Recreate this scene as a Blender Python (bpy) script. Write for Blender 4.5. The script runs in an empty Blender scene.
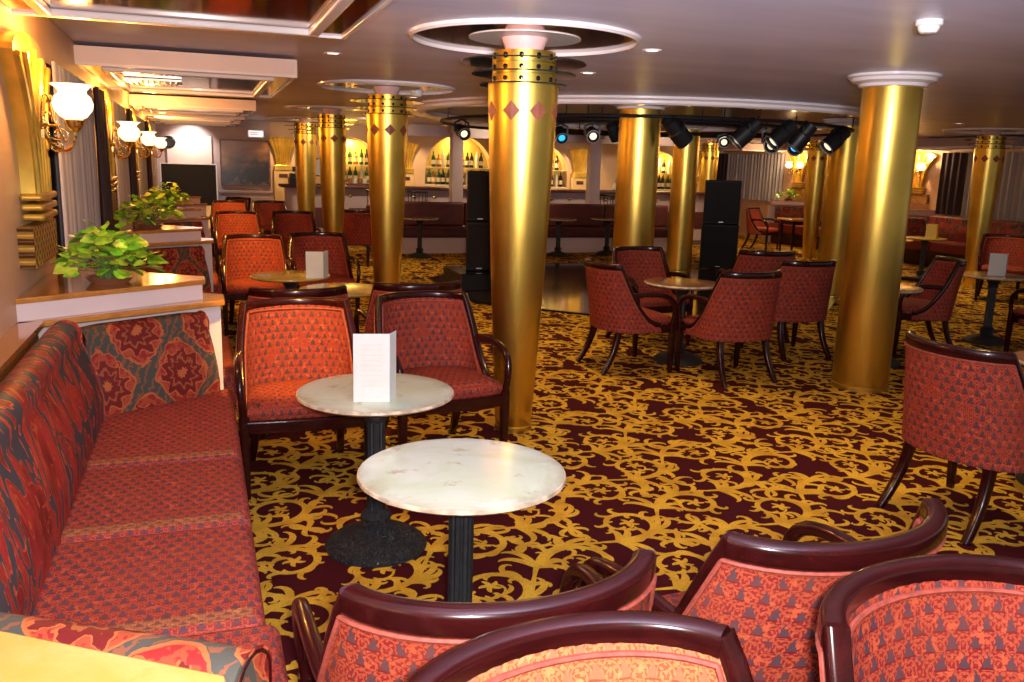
import bpy, bmesh, math, random
import numpy as np
from mathutils import Vector, Matrix
R = math.radians; PI = math.pi
random.seed(7)
S = bpy.context.scene
COL = S.collection

# ------------------------------------------------------------------ camera, world, big lights, exposure
F = 860.0
cam_d = bpy.data.cameras.new('camera'); cam = bpy.data.objects.new('camera', cam_d); COL.objects.link(cam)
cam_d.sensor_width = 36; cam_d.lens = 36*F/1024; cam_d.clip_start = .02; cam_d.clip_end = 200
def cam_basis(yaw, pitch, roll):
    fw = Vector((math.sin(yaw)*math.cos(pitch), math.cos(yaw)*math.cos(pitch), -math.sin(pitch)))
    r0 = Vector((math.cos(yaw), -math.sin(yaw), 0)); u0 = r0.cross(fw)
    c, s = math.cos(roll), math.sin(roll)
    return r0*c+u0*s, u0*c-r0*s, fw
cr, cu, cf = cam_basis(R(19.937), math.atan(175/860), R(1.7))
CAMZ = 1.55
cam.matrix_world = Matrix(((cr.x, cu.x, -cf.x, 0), (cr.y, cu.y, -cf.y, 0), (cr.z, cu.z, -cf.z, CAMZ), (0, 0, 0, 1)))
S.camera = cam
S.view_settings.view_transform = 'Standard'; S.view_settings.look = 'None'
S.view_settings.gamma = 1; S.view_settings.use_curve_mapping = False
S.view_settings.exposure = 0.15
w = bpy.data.worlds.new('world'); S.world = w; w.use_nodes = True
w.node_tree.nodes['Background'].inputs[0].default_value = (1.0, .88, .84, 1)
w.node_tree.nodes['Background'].inputs[1].default_value = .32

def lamp(name, typ, loc, energy, color=(1, 1, 1), size=.1, target=None, **kw):
    d = bpy.data.lights.new(name, typ); d.energy = energy; d.color = color
    if typ == 'AREA': d.shape = kw.get('shape', 'DISK'); d.size = size
    else: d.shadow_soft_size = size
    if typ == 'SPOT': d.spot_size = kw.get('cone', R(70)); d.spot_blend = kw.get('blend', .6)
    o = bpy.data.objects.new(name, d); COL.objects.link(o); o.location = loc
    if target is not None: o.rotation_euler = (Vector(target)-Vector(loc)).to_track_quat('-Z', 'Y').to_euler()
    return o
WARM = (1, .62, .28)
# the photographer's flash
lamp('camera_flash', 'AREA', (.03, -.08, 1.62), 98, (1, .93, .92), .10, target=(1.6, 4.4, 2.0))
lamp('bounce_flash', 'SPOT', (.2, -.4, 1.62), 1150, (.96, .93, 1.0), .15, target=(1.95, 3.2, 3.25), cone=R(58), blend=.6)

# ------------------------------------------------------------------ node helpers
class X:
    """A tiny expression wrapper over Math nodes."""
    def __init__(s, nt, v): s.nt, s.v = nt, v
    def _m(s, op, *a):
        n = s.nt.nodes.new('ShaderNodeMath'); n.operation = op
        for i, q in enumerate((s,)+a):
            q = q.v if isinstance(q, X) else q
            if isinstance(q, (int, float)): n.inputs[i].default_value = q
            else: s.nt.links.new(q, n.inputs[i])
        return X(s.nt, n.outputs[0])
    def __add__(s, o): return s._m('ADD', o)
    def __radd__(s, o): return s._m('ADD', o)
    def __sub__(s, o): return s._m('SUBTRACT', o)
    def __rsub__(s, o): return X(s.nt, o)._m('SUBTRACT', s) if not isinstance(o, X) else o._m('SUBTRACT', s)
    def __mul__(s, o): return s._m('MULTIPLY', o)
    __rmul__ = __mul__
    def __truediv__(s, o): return s._m('DIVIDE', o)
    def sin(s): return s._m('SINE')
    def cos(s): return s._m('COSINE')
    def abs(s): return s._m('ABSOLUTE')
    def floor(s): return s._m('FLOOR')
    def frac(s): return s._m('FRACT')
    def mod(s, o): return s._m('FLOORED_MODULO', o)
    def lt(s, o): return s._m('LESS_THAN', o)
    def gt(s, o): return s._m('GREATER_THAN', o)
    def max(s, o): return s._m('MAXIMUM', o)
    def min(s, o): return s._m('MINIMUM', o)
    def sqrt(s): return s._m('SQRT')
    def atan2(s, o): return s._m('ARCTAN2', o)
    def step(s, a, b):   # smooth 0..1 between a and b
        n = s.nt.nodes.new('ShaderNodeMapRange'); n.interpolation_type = 'SMOOTHSTEP'
        s.nt.links.new(s.v, n.inputs[0]); n.inputs[1].default_value = a; n.inputs[2].default_value = b
        return X(s.nt, n.outputs[0])

def new_mat(name):
    m = bpy.data.materials.new(name); m.use_nodes = True
    return m, m.node_tree, m.node_tree.nodes['Principled BSDF']
def coords(nt, kind='Object'):
    tc = nt.nodes.new('ShaderNodeTexCoord'); sp = nt.nodes.new('ShaderNodeSeparateXYZ')
    nt.links.new(tc.outputs[kind], sp.inputs[0])
    return tc.outputs[kind], X(nt, sp.outputs[0]), X(nt, sp.outputs[1]), X(nt, sp.outputs[2])
def noise(nt, vec, scale, detail=2, rough=.5, dist=0):
    n = nt.nodes.new('ShaderNodeTexNoise'); n.inputs['Scale'].default_value = scale
    n.inputs['Detail'].default_value = detail; n.inputs['Roughness'].default_value = rough; n.inputs['Distortion'].default_value = dist
    if vec is not None: nt.links.new(vec, n.inputs['Vector'])
    return X(nt, n.outputs[0])
def mapping(nt, vec, scale=(1, 1, 1), rot=(0, 0, 0)):
    n = nt.nodes.new('ShaderNodeMapping'); n.inputs['Scale'].default_value = scale; n.inputs['Rotation'].default_value = rot
    nt.links.new(vec, n.inputs[0]); return n.outputs[0]
def mix(nt, fac, a, b):
    n = nt.nodes.new('ShaderNodeMix'); n.data_type = 'RGBA'
    for s, v in ((n.inputs[0], fac), (n.inputs[6], a), (n.inputs[7], b)):
        v = v.v if isinstance(v, X) else v
        if isinstance(v, (tuple, list)): s.default_value = (*v[:3], 1)
        elif isinstance(v, (int, float)): s.default_value = v
        else: nt.links.new(v, s)
    return n.outputs[2]
def bump(nt, p, h, strength=.3, dist=.01):
    b = nt.nodes.new('ShaderNodeBump'); b.inputs['Strength'].default_value = strength; b.inputs['Distance'].default_value = dist
    nt.links.new(h.v if isinstance(h, X) else h, b.inputs['Height']); nt.links.new(b.outputs[0], p.inputs['Normal'])
def plain(name, col, rough=.5, metal=0, coat=0, var=0, vscale=8, bmp=0, spec=.5):
    m, nt, p = new_mat(name)
    p.inputs['Base Color'].default_value = (*col, 1); p.inputs['Roughness'].default_value = rough
    p.inputs['Metallic'].default_value = metal; p.inputs['Coat Weight'].default_value = coat
    p.inputs['Specular IOR Level'].default_value = spec
    v, x, y, z = coords(nt)
    n = noise(nt, v, vscale, 3)
    nt.links.new(mix(nt, n.step(.3, .7), [c*(1-var) for c in col], [min(1, c*(1+var)) for c in col]), p.inputs['Base Color'])
    if bmp: bump(nt, p, noise(nt, v, vscale*10, 2), bmp, .004)
    return m
def emit(name, col, strength, base=None):
    m, nt, p = new_mat(name)
    p.inputs['Base Color'].default_value = (*(base or col), 1)
    p.inputs['Emission Color'].default_value = (*col, 1); p.inputs['Emission Strength'].default_value = strength
    p.inputs['Roughness'].default_value = .3
    return m
def wood(name, c1, c2, rough=.2, coat=.6, scale=3, stretch=(1, 12, 12)):
    m, nt, p = new_mat(name); v, x, y, z = coords(nt)
    n = noise(nt, mapping(nt, v, stretch), scale, 4, .6, .6)
    nt.links.new(mix(nt, n.step(.3, .7), c1, c2), p.inputs['Base Color'])
    p.inputs['Roughness'].default_value = rough; p.inputs['Coat Weight'].default_value = coat; p.inputs['Coat Roughness'].default_value = .08; p.inputs['Specular IOR Level'].default_value = .28
    return m

# chair fabric: rows of little fans and grey triangles
def chair_fabric(name, red, orange, grey, cw=.042, ch=.037, kind='UV', wear=.40):
    m, nt, p = new_mat(name); v, x, y, z = coords(nt, kind)
    nz = noise(nt, v, 70, 2); n2 = noise(nt, v, 26, 2)
    row = (y/ch).floor()
    fx = (x/cw + row*.5 + (nz-.5)*.30).frac() - .5
    fy = (y/ch + (nz-.5)*.25).frac()
    tri = (fx.abs()*2.7 + fy*.85 + (n2-.5)*.7).lt(.80)               # grey triangle, point up
    dots = ((x*(2*PI*3/cw)+nz*3).sin()*(y*(2*PI*2.5/ch)).cos() + (nz-.5)*1.6).gt(.28)
    arcs = (((fx.abs()-.5)*(fx.abs()-.5)*3 + (fy-.25)*(fy-.25)).sqrt()*20+nz*4).sin().gt(.45)
    c = mix(nt, dots.max(arcs), red, orange)
    c = mix(nt, (nz*n2).gt(.33), c, [min(1, q*1.25) for q in orange])
    tri = tri*noise(nt, v, 13, 2).gt(wear)
    c = mix(nt, tri, c, grey)
    c = mix(nt, tri*(fy.lt(.12)), c, [q*.7 for q in red])
    big = noise(nt, v, 5, 2).step(.35, .7)
    c = mix(nt, big*.30, c, [q*.75 for q in orange])
    nt.links.new(c, p.inputs['Base Color'])
    p.inputs['Roughness'].default_value = .75; p.inputs['Specular IOR Level'].default_value = .2
    bump(nt, p, noise(nt, v, 350, 1), .25, .002)
    return m
def ogee_fabric(name, red, slate, orange):
    m, nt, p = new_mat(name); v, x, y, z = coords(nt, 'UV')
    n1 = noise(nt, v, 30, 3); n2 = noise(nt, v, 12, 2)
    pw, ph = .36, .44
    px = x/pw + (n2-.5)*.16; py = y/ph + (n1-.5)*.10
    row = (py*2 + .5).floor()
    lx = ((px + .5 + row*.5).frac() - .5)*pw; ly = ((py*2 + .5).frac() - .5)*ph*.5
    rho = (lx*lx + ly*ly*.80).sqrt(); th = ly.atan2(lx)
    h = (px*2*PI).cos() + (py*2*PI).cos() + (n1-.5)*.30
    band = h.abs()
    pet = rho*((th*10).sin()*.17 + 1.0 + (n1-.5)*.55)
    c = mix(nt, (n1*13+rho*70).sin().gt(.45), red, [(a*.6+b*.4) for a, b in zip(red, orange)])
    c = mix(nt, pet.lt(.092), c, [r*.55 for r in red])
    c = mix(nt, ((pet-.094).abs()).lt(.0045), c, orange)
    c = mix(nt, ((pet-.055).abs()).lt(.006), c, [q*.7 for q in orange])
    c = mix(nt, pet.lt(.020), c, orange)
    c = mix(nt, band.lt(.38), c, slate)
    c = mix(nt, (((x*2+y)*75+n1*12).sin().gt(.62))*(band.lt(.32)), c, [(a+b)*.42 for a, b in zip(slate, orange)])
    c = mix(nt, ((band-.43).abs()).lt(.07), c, orange)
    nt.links.new(c, p.inputs['Base Color']); p.inputs['Roughness'].default_value = .6
    p.inputs['Specular IOR Level'].default_value = .3
    bump(nt, p, noise(nt, v, 300, 1), .25, .002)
    return m
def flame_fabric(name, red, slate, orange):
    m, nt, p = new_mat(name); v, x, y, z = coords(nt, 'UV')
    vv = mapping(nt, v, (4.2, 1.7, 1), (0, 0, R(18)))
    n = noise(nt, vv, 1.5, 2.5, .5, 1.5)
    q = (n*17).sin()
    c = mix(nt, noise(nt, vv, 3, 3).step(.35, .68), red, [r*.45 for r in red])
    c = mix(nt, ((q+.55).abs()).lt(.10), c, [o*.8 for o in orange])
    c = mix(nt, q.gt(.52), c, orange)
    c = mix(nt, q.gt(.68), c, slate)
    nt.links.new(c, p.inputs['Base Color']); p.inputs['Roughness'].default_value = .55;
    p.inputs['Specular IOR Level'].default_value = .3
    bump(nt, p, noise(nt, v, 300, 1), .25, .002)
    return m
def gold(name, col, rough=.34, lines=True):
    m, nt, p = new_mat(name); v, x, y, z = coords(nt)
    n = noise(nt, mapping(nt, v, (30, 30, .6) if lines else (4, 4, 4)), 6 if lines else 3, 3)
    n2 = noise(nt, v, 2.2, 3)
    nt.links.new(mix(nt, n2.step(.3, .75), col, [c*.78 for c in col]), p.inputs['Base Color'])
    p.inputs['Metallic'].default_value = 1
    r = n*.16 + (rough-.08); nt.links.new(r.v, p.inputs['Roughness'])
    p.inputs['Anisotropic'].default_value = .35
    return m
def marble(name, c1, c2, c3, rough=.18, scale=5):
    m, nt, p = new_mat(name); v, x, y, z = coords(nt)
    n = noise(nt, v, scale, 6, .62, .8); n2 = noise(nt, v, scale*4, 4, .6)
    rad = (x*x+y*y).sqrt()
    c = mix(nt, n.step(.36, .66), c1, c2)
    c = mix(nt, (rad + (n-.5)*.22).step(.24, .34)*.6, c, [q*.8 for q in c3])
    c = mix(nt, n2.step(.60, .72)*.75, c, c3)
    nt.links.new(c, p.inputs['Base Color']); p.inputs['Roughness'].default_value = rough
    return m

MAT = {}
def mk():
    M = MAT
    M['mahogany'] = wood('mahogany', (.030, .0032, .0032), (.018, .002, .002), .22, .25)
    M['chair_fabric'] = chair_fabric('chair_fabric', (.19, .009, .014), (.35, .064, .026), (.070, .036, .044))
    M['pale_fabric'] = chair_fabric('pale_tan_fabric', (.29, .065, .03), (.38, .165, .06), (.24, .12, .06))  # lighter tan version of the chair weave, for one chair's back
    M['piping'] = plain('piping', (.28, .05, .03), .7, var=.25, vscale=90)
    M['seat_fabric'] = chair_fabric('seat_fabric', (.23, .012, .018), (.36, .066, .030), (.085, .044, .058), .040, .034, wear=0)
    M['trim_fabric'] = chair_fabric('trim_fabric', (.26, .065, .03), (.38, .14, .055), (.16, .05, .035), .04, .02, wear=0)
    M['ogee'] = ogee_fabric('damask', (.24, .014, .012), (.055, .055, .042), (.40, .10, .028))
    M['flame'] = flame_fabric('flame_damask', (.40, .028, .022), (.055, .055, .060), (.60, .11, .03))
    M['gold'] = gold('brushed_gold', (.86, .60, .12), .33)
    M['gold_dark'] = gold('aged_gold', (.62, .36, .07), .36)
    M['brass'] = gold('polished_brass', (.95, .70, .28), .20, False)
    M['palm_gold'] = plain('gilded_relief', (.74, .48, .08), .28, .75, var=.2, vscale=6)
    M['diamond'] = plain('copper_red_inlay', (.30, .085, .05), .45, var=.15)
    M['fin'] = plain('smoked_glass', (.02, .028, .026), .06, coat=.5)
    M['neck'] = plain('pink_enamel', (.80, .50, .48), .4)
    M['white_trim'] = plain('white_gloss_trim', (.82, .76, .78), .22, coat=.3)
    M['mirror'] = plain('bronze_mirror', (.30, .15, .09), .09, 1.0)
    M['pale_disc'] = plain('pale_disc', (.72, .66, .66), .3)
    M['marble'] = marble('white_marble', (.70, .77, .64), (.60, .68, .46), (.48, .36, .20), .16, 3.5)
    M['marble_edge'] = plain('marble_edge', (.58, .45, .30), .35, var=.35, vscale=25)
    M['brown_marble'] = marble('brown_marble', (.30, .14, .08), (.20, .09, .05), (.40, .22, .14), .16, 5)
    M['yellow_marble'] = marble('yellow_marble', (.42, .28, .06), (.50, .42, .18), (.36, .21, .04), .14, 4)
    M['ledge_wood'] = wood('varnished_ledge', (.55, .24, .05), (.42, .16, .03), .16, .7, 2.5, (2, 9, 9))
    M['pink_paint'] = plain('cream_pink_paint', (.74, .60, .58), .42, var=.03, vscale=3)
    M['peach_wall'] = plain('peach_wall', (.62, .42, .26), .5, var=.05, vscale=2)
    M['mauve'] = plain('mauve_paint', (.44, .33, .35), .45, var=.05, vscale=2)
    M['dark_wall'] = plain('brown_panel', (.12, .06, .05), .35, var=.1, vscale=2)
    M['cream'] = plain('cream_panel', (.70, .50, .22), .45, var=.04)
    M['iron'] = plain('cast_iron', (.018, .020, .024), .42, .25, var=.2, vscale=30, bmp=.5)
    M['black'] = plain('black_plastic', (.008, .008, .010), .45)
    M['black_gloss'] = plain('black_gloss', (.006, .006, .007), .12)
    M['grille'] = plain('speaker_grille', (.006, .006, .007), .7, bmp=.6, vscale=40)
    M['paper'] = plain('menu_card', (.66, .67, .63), .5, var=.03, vscale=20)
    M['leaf'] = plain('leaf_green', (.26, .60, .03), .35, var=.55, vscale=14)
    M['leaf_light'] = plain('leaf_yellow_green', (.58, .78, .06), .35, var=.45, vscale=14)
    M['stem'] = plain('plant_stem', (.10, .20, .04), .5)
    M['terracotta'] = plain('planter_brown', (.26, .09, .05), .45)
    M['parquet'] = wood('dance_parquet', (.060, .036, .012), (.030, .018, .007), .10, .6, 3, (2, 10, 1))
    M['maroon_leather'] = plain('maroon_upholstery', (.085, .014, .012), .5, var=.2)
    M['screen'] = plain('smoked_screen', (.010, .012, .015), .45, spec=.25)
    M['vent'] = plain('vent_metal', (.60, .58, .58), .3, .6)
    M['plastic_white'] = plain('white_plastic', (.80, .78, .74), .35)
    M['niche'] = plain('niche_yellow', (.42, .27, .06), .4)
    M['shelf'] = plain('glass_shelf', (.75, .72, .55), .15)
    M['bottle_green'] = plain('bottle_green', (.03, .08, .02), .08)
    M['bottle_amber'] = plain('bottle_amber', (.30, .09, .01), .08)
    M['bottle_clear'] = plain('bottle_pale', (.60, .58, .48), .08)
    M['bottle_dark'] = plain('bottle_dark', (.02, .012, .01), .08)
    M['label_paper'] = plain('bottle_label', (.70, .60, .40), .6)
    M['shade'] = emit('opal_glass_shade', (1, .86, .58), 1.3, (.9, .88, .8))
    M['palm_glow'] = emit('lit_gilded_fan', (1, .62, .12), 1.2, (.7, .5, .1))
    M['lens_white'] = emit('spot_lens_warm', (1, .90, .62), 1.0)
    M['lens_blue'] = emit('spot_lens_blue', (.03, .42, .85), 1.3)
    M['lens_indigo'] = emit('spot_lens_indigo', (.12, .10, .85), 1.2)
    M['downlight'] = emit('downlight_lens', (1, .85, .65), 2.5)
    M['sign_lit'] = emit('sign_face', (.95, .95, 1), .9)
    M['picture'] = None
    # ceiling
    m, nt, p = new_mat('ceiling_paint'); v, x, y, z = coords(nt)
    n = noise(nt, mapping(nt, v, (.35, 1.6, 1)), 1.6, 4, .55, .3)
    nt.links.new(mix(nt, n.step(.3, .7), (.70, .69, .92), (.58, .57, .78)), p.inputs['Base Color'])
    p.inputs['Roughness'].default_value = .38; M['ceiling'] = m
    # carpet
    m, nt, p = new_mat('carpet_maroon'); v, x, y, z = coords(nt)
    nt.links.new(mix(nt, noise(nt, v, 160, 2).step(.3, .7), (.075, .006, .009), (.040, .004, .006)), p.inputs['Base Color'])
    p.inputs['Roughness'].default_value = .95; p.inputs['Specular IOR Level'].default_value = .1
    M['carpet'] = m
    m, nt, p = new_mat('carpet_gold'); v, x, y, z = coords(nt)
    n = noise(nt, v, 7, 3); n2 = noise(nt, v, 150, 2)
    c = mix(nt, n.step(.35, .68), (.78, .46, .04), (.58, .31, .024))
    nt.links.new(mix(nt, n2.step(.35, .75)*.4, c, (.25, .11, .01)), p.inputs['Base Color'])
    p.inputs['Roughness'].default_value = .9; p.inputs['Specular IOR Level'].default_value = .15
    M['carpet_gold'] = m
    # curtains
    for nm, c1, c2, sc in (('sheer', (.48, .48, .53), (.32, .32, .36), 60), ('drape', (.055, .032, .040), (.03, .018, .024), 40)):
        m, nt, p = new_mat(nm+'_cloth'); v, x, y, z = coords(nt)
        n = noise(nt, mapping(nt, v, (1, 1, .03)), sc, 2)
        nt.links.new(mix(nt, n, c2, c1), p.inputs['Base Color']); p.inputs['Roughness'].default_value = .8
        M[nm] = m
    # landscape painting, dark with an orange sky
    m, nt, p = new_mat('painting'); v, x, y, z = coords(nt)
    n = noise(nt, mapping(nt, v, (1, 1, 2)), 3, 5, .6, .4)
    c = mix(nt, (z*1.6 - x*.4 + (n-.5)*1.2).step(-.25, .55), (.014, .010, .008), (.34, .15, .035))
    c = mix(nt, (n*1.0 - z*1.2).step(.85, 1.0)*.5, c, (.20, .15, .12))
    nt.links.new(c, p.inputs['Base Color']); p.inputs['Roughness'].default_value = .25
    M['picture'] = m
    # tile relief for the wall ornaments
    m, nt, p = new_mat('gilded_tiles'); v, x, y, z = coords(nt)
    t = ((y*2*PI/.07).cos()*(z*2*PI/.055).cos())
    nt.links.new(mix(nt, t.step(-.2, .4), (.55, .33, .06), (.12, .05, .015)), p.inputs['Base Color'])
    p.inputs['Metallic'].default_value = .5; p.inputs['Roughness'].default_value = .35
    bump(nt, p, t, .6, .02); M['tiles'] = m
    # cast iron with relief
    m, nt, p = new_mat('cast_iron_relief'); v, x, y, z = coords(nt)
    p.inputs['Base Color'].default_value = (.020, .022, .026, 1); p.inputs['Metallic'].default_value = .2; p.inputs['Roughness'].default_value = .42
    n = noise(nt, v, 45, 2, .5, 1.5); bump(nt, p, (n*22).sin(), .8, .004); M['iron_relief'] = m
mk()

# ------------------------------------------------------------------ mesh builder
class MB:
    def __init__(s): s.v, s.f, s.uv, s.mi = [], [], [], []
    def face(s, idx, uv=None, mi=0): s.f.append(tuple(idx)); s.uv.append(uv); s.mi.append(mi)
    def add(s, verts, faces, mi=0, M=None):
        b = len(s.v)
        s.v += [tuple(M @ Vector(p)) if M is not None else tuple(p) for p in verts]
        for f in faces: s.face([b+i for i in f], None, mi)
        return s
    def box(s, c, d, rz=0, mi=0, M=None):
        x, y, z = (q/2 for q in d)
        vs = [(a*x, b*y, e*z) for a in (-1, 1) for b in (-1, 1) for e in (-1, 1)]
        m = Matrix.Translation(c) @ Matrix.Rotation(rz, 4, 'Z')
        if M is not None: m = M @ m
        return s.add(vs, [(0, 1, 3, 2), (4, 6, 7, 5), (0, 4, 5, 1), (2, 3, 7, 6), (0, 2, 6, 4), (1, 5, 7, 3)], mi, m)
    def prism(s, poly, z0, z1, mi=0, M=None):
        n = len(poly)
        ar = sum(poly[i][0]*poly[(i+1) % n][1]-poly[(i+1) % n][0]*poly[i][1] for i in range(n))
        if ar < 0: poly = poly[::-1]
        vs = [(x, y, z0) for x, y in poly]+[(x, y, z1) for x, y in poly]
        fs = [tuple(range(n-1, -1, -1)), tuple(range(n, 2*n))]+[(i, (i+1) % n, n+(i+1) % n, n+i) for i in range(n)]
        return s.add(vs, fs, mi, M)
    def lathe(s, prof, n=32, mi=0, M=None, ang=2*PI, flute=None, cap=True):
        vs, fs = [], []; full = abs(ang-2*PI) < 1e-6; k = n if full else n+1
        for r, z in prof:
            for i in range(k):
                a = ang*i/n; rr = max(r, 1e-4)
                if flute: rr *= flute(a, z)
                vs.append((rr*math.cos(a), rr*math.sin(a), z))
        for j in range(len(prof)-1):
            for i in range(n):
                a, b = j*k+i, j*k+(i+1) % k
                fs.append((a, b, b+k, a+k))
        if full and cap and prof[0] != prof[-1]:
            if prof[0][0] > 2e-4: fs.append(tuple(range(k-1, -1, -1)))
            if prof[-1][0] > 2e-4: fs.append(tuple(range((len(prof)-1)*k, len(prof)*k)))
        return s.add(vs, fs, mi, M)
    def sweep(s, pts, sec, up=(0, 0, 1), closed=False, mi=0, M=None, scales=None):
        """sec: list of (a,b); a along side, b along 'up'-ish. sec may be a function of i."""
        P = [Vector(p) for p in pts]; n = len(P); vs, fs = [], []; up = Vector(up); ns = None
        for i in range(n):
            if closed: t = P[(i+1) % n]-P[i-1]
            else: t = P[min(i+1, n-1)]-P[max(i-1, 0)]
            t.normalize(); u0 = up if abs(t.dot(up)) < .98 else Vector((0, 1, 0))
            side = t.cross(u0).normalized(); u = side.cross(t)
            q = sec(i) if callable(sec) else sec; ns = len(q)
            k = scales[i] if scales else 1
            vs += [tuple(P[i]+side*(a*k)+u*(b*k)) for a, b in q]
        for i in range(n if closed else n-1):
            for j in range(ns):
                a, b = i*ns+j, i*ns+(j+1) % ns; c = ((i+1) % n)*ns
                fs.append((a, b, c+(j+1) % ns, c+j))
        if not closed: fs += [tuple(range(ns-1, -1, -1)), tuple(range((n-1)*ns, n*ns))]
        return s.add(vs, fs, mi, M)
    def tube(s, pts, r, n=10, **k): return s.sweep(pts, circ(r, n), **k)
    def slab(s, A, B, UV=None, mi=0):
        """A,B: same-shape grids [i][j] of points (outer, inner); closes the rim."""
        ni, nj = len(A), len(A[0]); b = len(s.v)
        for G in (A, B):
            for row in G: s.v += [tuple(p) for p in row]
        def ix(g, i, j): return b+g*ni*nj+i*nj+j
        def u(i, j): return UV[i][j] if UV else (0, 0)
        for i in range(ni-1):
            for j in range(nj-1):
                q = [(i, j), (i+1, j), (i+1, j+1), (i, j+1)]
                s.face([ix(0, *p) for p in q], [u(*p) for p in q], mi)
                q = q[::-1]; s.face([ix(1, *p) for p in q], [u(*p) for p in q], mi)
        rim = [(i, 0) for i in range(ni)]+[(ni-1, j) for j in range(1, nj)]+[(i, nj-1) for i in range(ni-2, -1, -1)]+[(0, j) for j in range(nj-2, 0, -1)]
        for k in range(len(rim)):
            p, q = rim[k], rim[(k+1) % len(rim)]
            s.face([ix(0, *q), ix(0, *p), ix(1, *p), ix(1, *q)], [u(*q), u(*p), u(*p), u(*q)], mi)
        return s
    def build(s, name, mat, parent=None, smooth=True, angle=35, bevel=0, seg=2, loc=None, sub=0, kind=None):
        me = bpy.data.meshes.new(name); me.from_pydata(s.v, [], s.f)
        for m in (mat if isinstance(mat, (list, tuple)) else [mat]): me.materials.append(MAT[m] if isinstance(m, str) else m)
        uvl = me.uv_layers.new(name='uv')
        for p, uv, mi in zip(me.polygons, s.uv, s.mi):
            p.material_index = mi; n = p.normal
            for k, li in enumerate(p.loop_indices):
                if uv: uvl.data[li].uv = uv[k]
                else:
                    c = me.vertices[me.loops[li].vertex_index].co
                    if abs(n.z) > .7: uvl.data[li].uv = (c.x, c.y)
                    elif abs(n.x) > abs(n.y): uvl.data[li].uv = (c.y, c.z)
                    else: uvl.data[li].uv = (c.x, c.z)
            p.use_smooth = smooth
        me.update()
        if smooth: me.set_sharp_from_angle(angle=R(angle))
        o = bpy.data.objects.new(name, me); COL.objects.link(o)
        if parent is not None: o.parent = parent
        if loc is not None: o.location = loc
        if bevel:
            b = o.modifiers.new('bevel', 'BEVEL'); b.width = bevel; b.segments = seg; b.limit_method = 'ANGLE'; b.angle_limit = R(40)
        if sub:
            b = o.modifiers.new('sub', 'SUBSURF'); b.levels = sub; b.render_levels = sub
        if kind: o['kind'] = kind
        return o
def circ(r, n=10, rb=None): return [(r*math.cos(2*PI*i/n), (rb or r)*math.sin(2*PI*i/n)) for i in range(n)]
def rrect(w, h, r=.3, k=3):
    r = r*min(w, h); out = []
    for cx, cy, a0 in ((w/2-r, h/2-r, 0), (-w/2+r, h/2-r, 90), (-w/2+r, -h/2+r, 180), (w/2-r, -h/2+r, 270)):
        for i in range(k+1):
            a = R(a0+90*i/k); out.append((cx+r*math.cos(a), cy+r*math.sin(a)))
    return out
def lerp(a, b, t): return a+(b-a)*t
def bez(p0, p1, p2, p3, n=12):
    p0, p1, p2, p3 = map(Vector, (p0, p1, p2, p3))
    return [p0*(1-t)**3+p1*3*t*(1-t)**2+p2*3*t*t*(1-t)+p3*t**3 for t in [i/n for i in range(n+1)]]
def tag(o, label=None, cat=None, group=None, kind=None):
    if label: o['label'] = label
    if cat: o['category'] = cat
    if group: o['group'] = group
    if kind: o['kind'] = kind
    return o
def thing(name, label, cat, loc=(0, 0, 0), rz=0, group=None):
    o = bpy.data.objects.new(name, None); COL.objects.link(o); o.location = loc; o.rotation_euler = (0, 0, rz); o.empty_display_size = .1
    return tag(o, label, cat, group)
def dup(root, loc=None, rz=None, label=None, group=None):
    def rec(o, par):
        c = o.copy(); COL.objects.link(c)
        if par is not None: c.parent = par
        for ch in o.children: rec(ch, c)
        return c
    r = rec(root, None)
    if loc is not None: r.location = loc
    if rz is not None: r.rotation_euler = (0, 0, rz)
    if label: r['label'] = label
    if group: r['group'] = group
    return r
def face_rz(fx, fy): return math.atan2(-fx, fy)

CEIL = 2.245; WL = -.72; WR = 13.0; YB = 17.3; YF = 21.0
PC = [.88, 4.45, 7.70, 10.6, 13.8]        # booth partitions along the left wall
PR = [9.7, 13.2, 16.75]                   # ... and along the right wall

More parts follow.
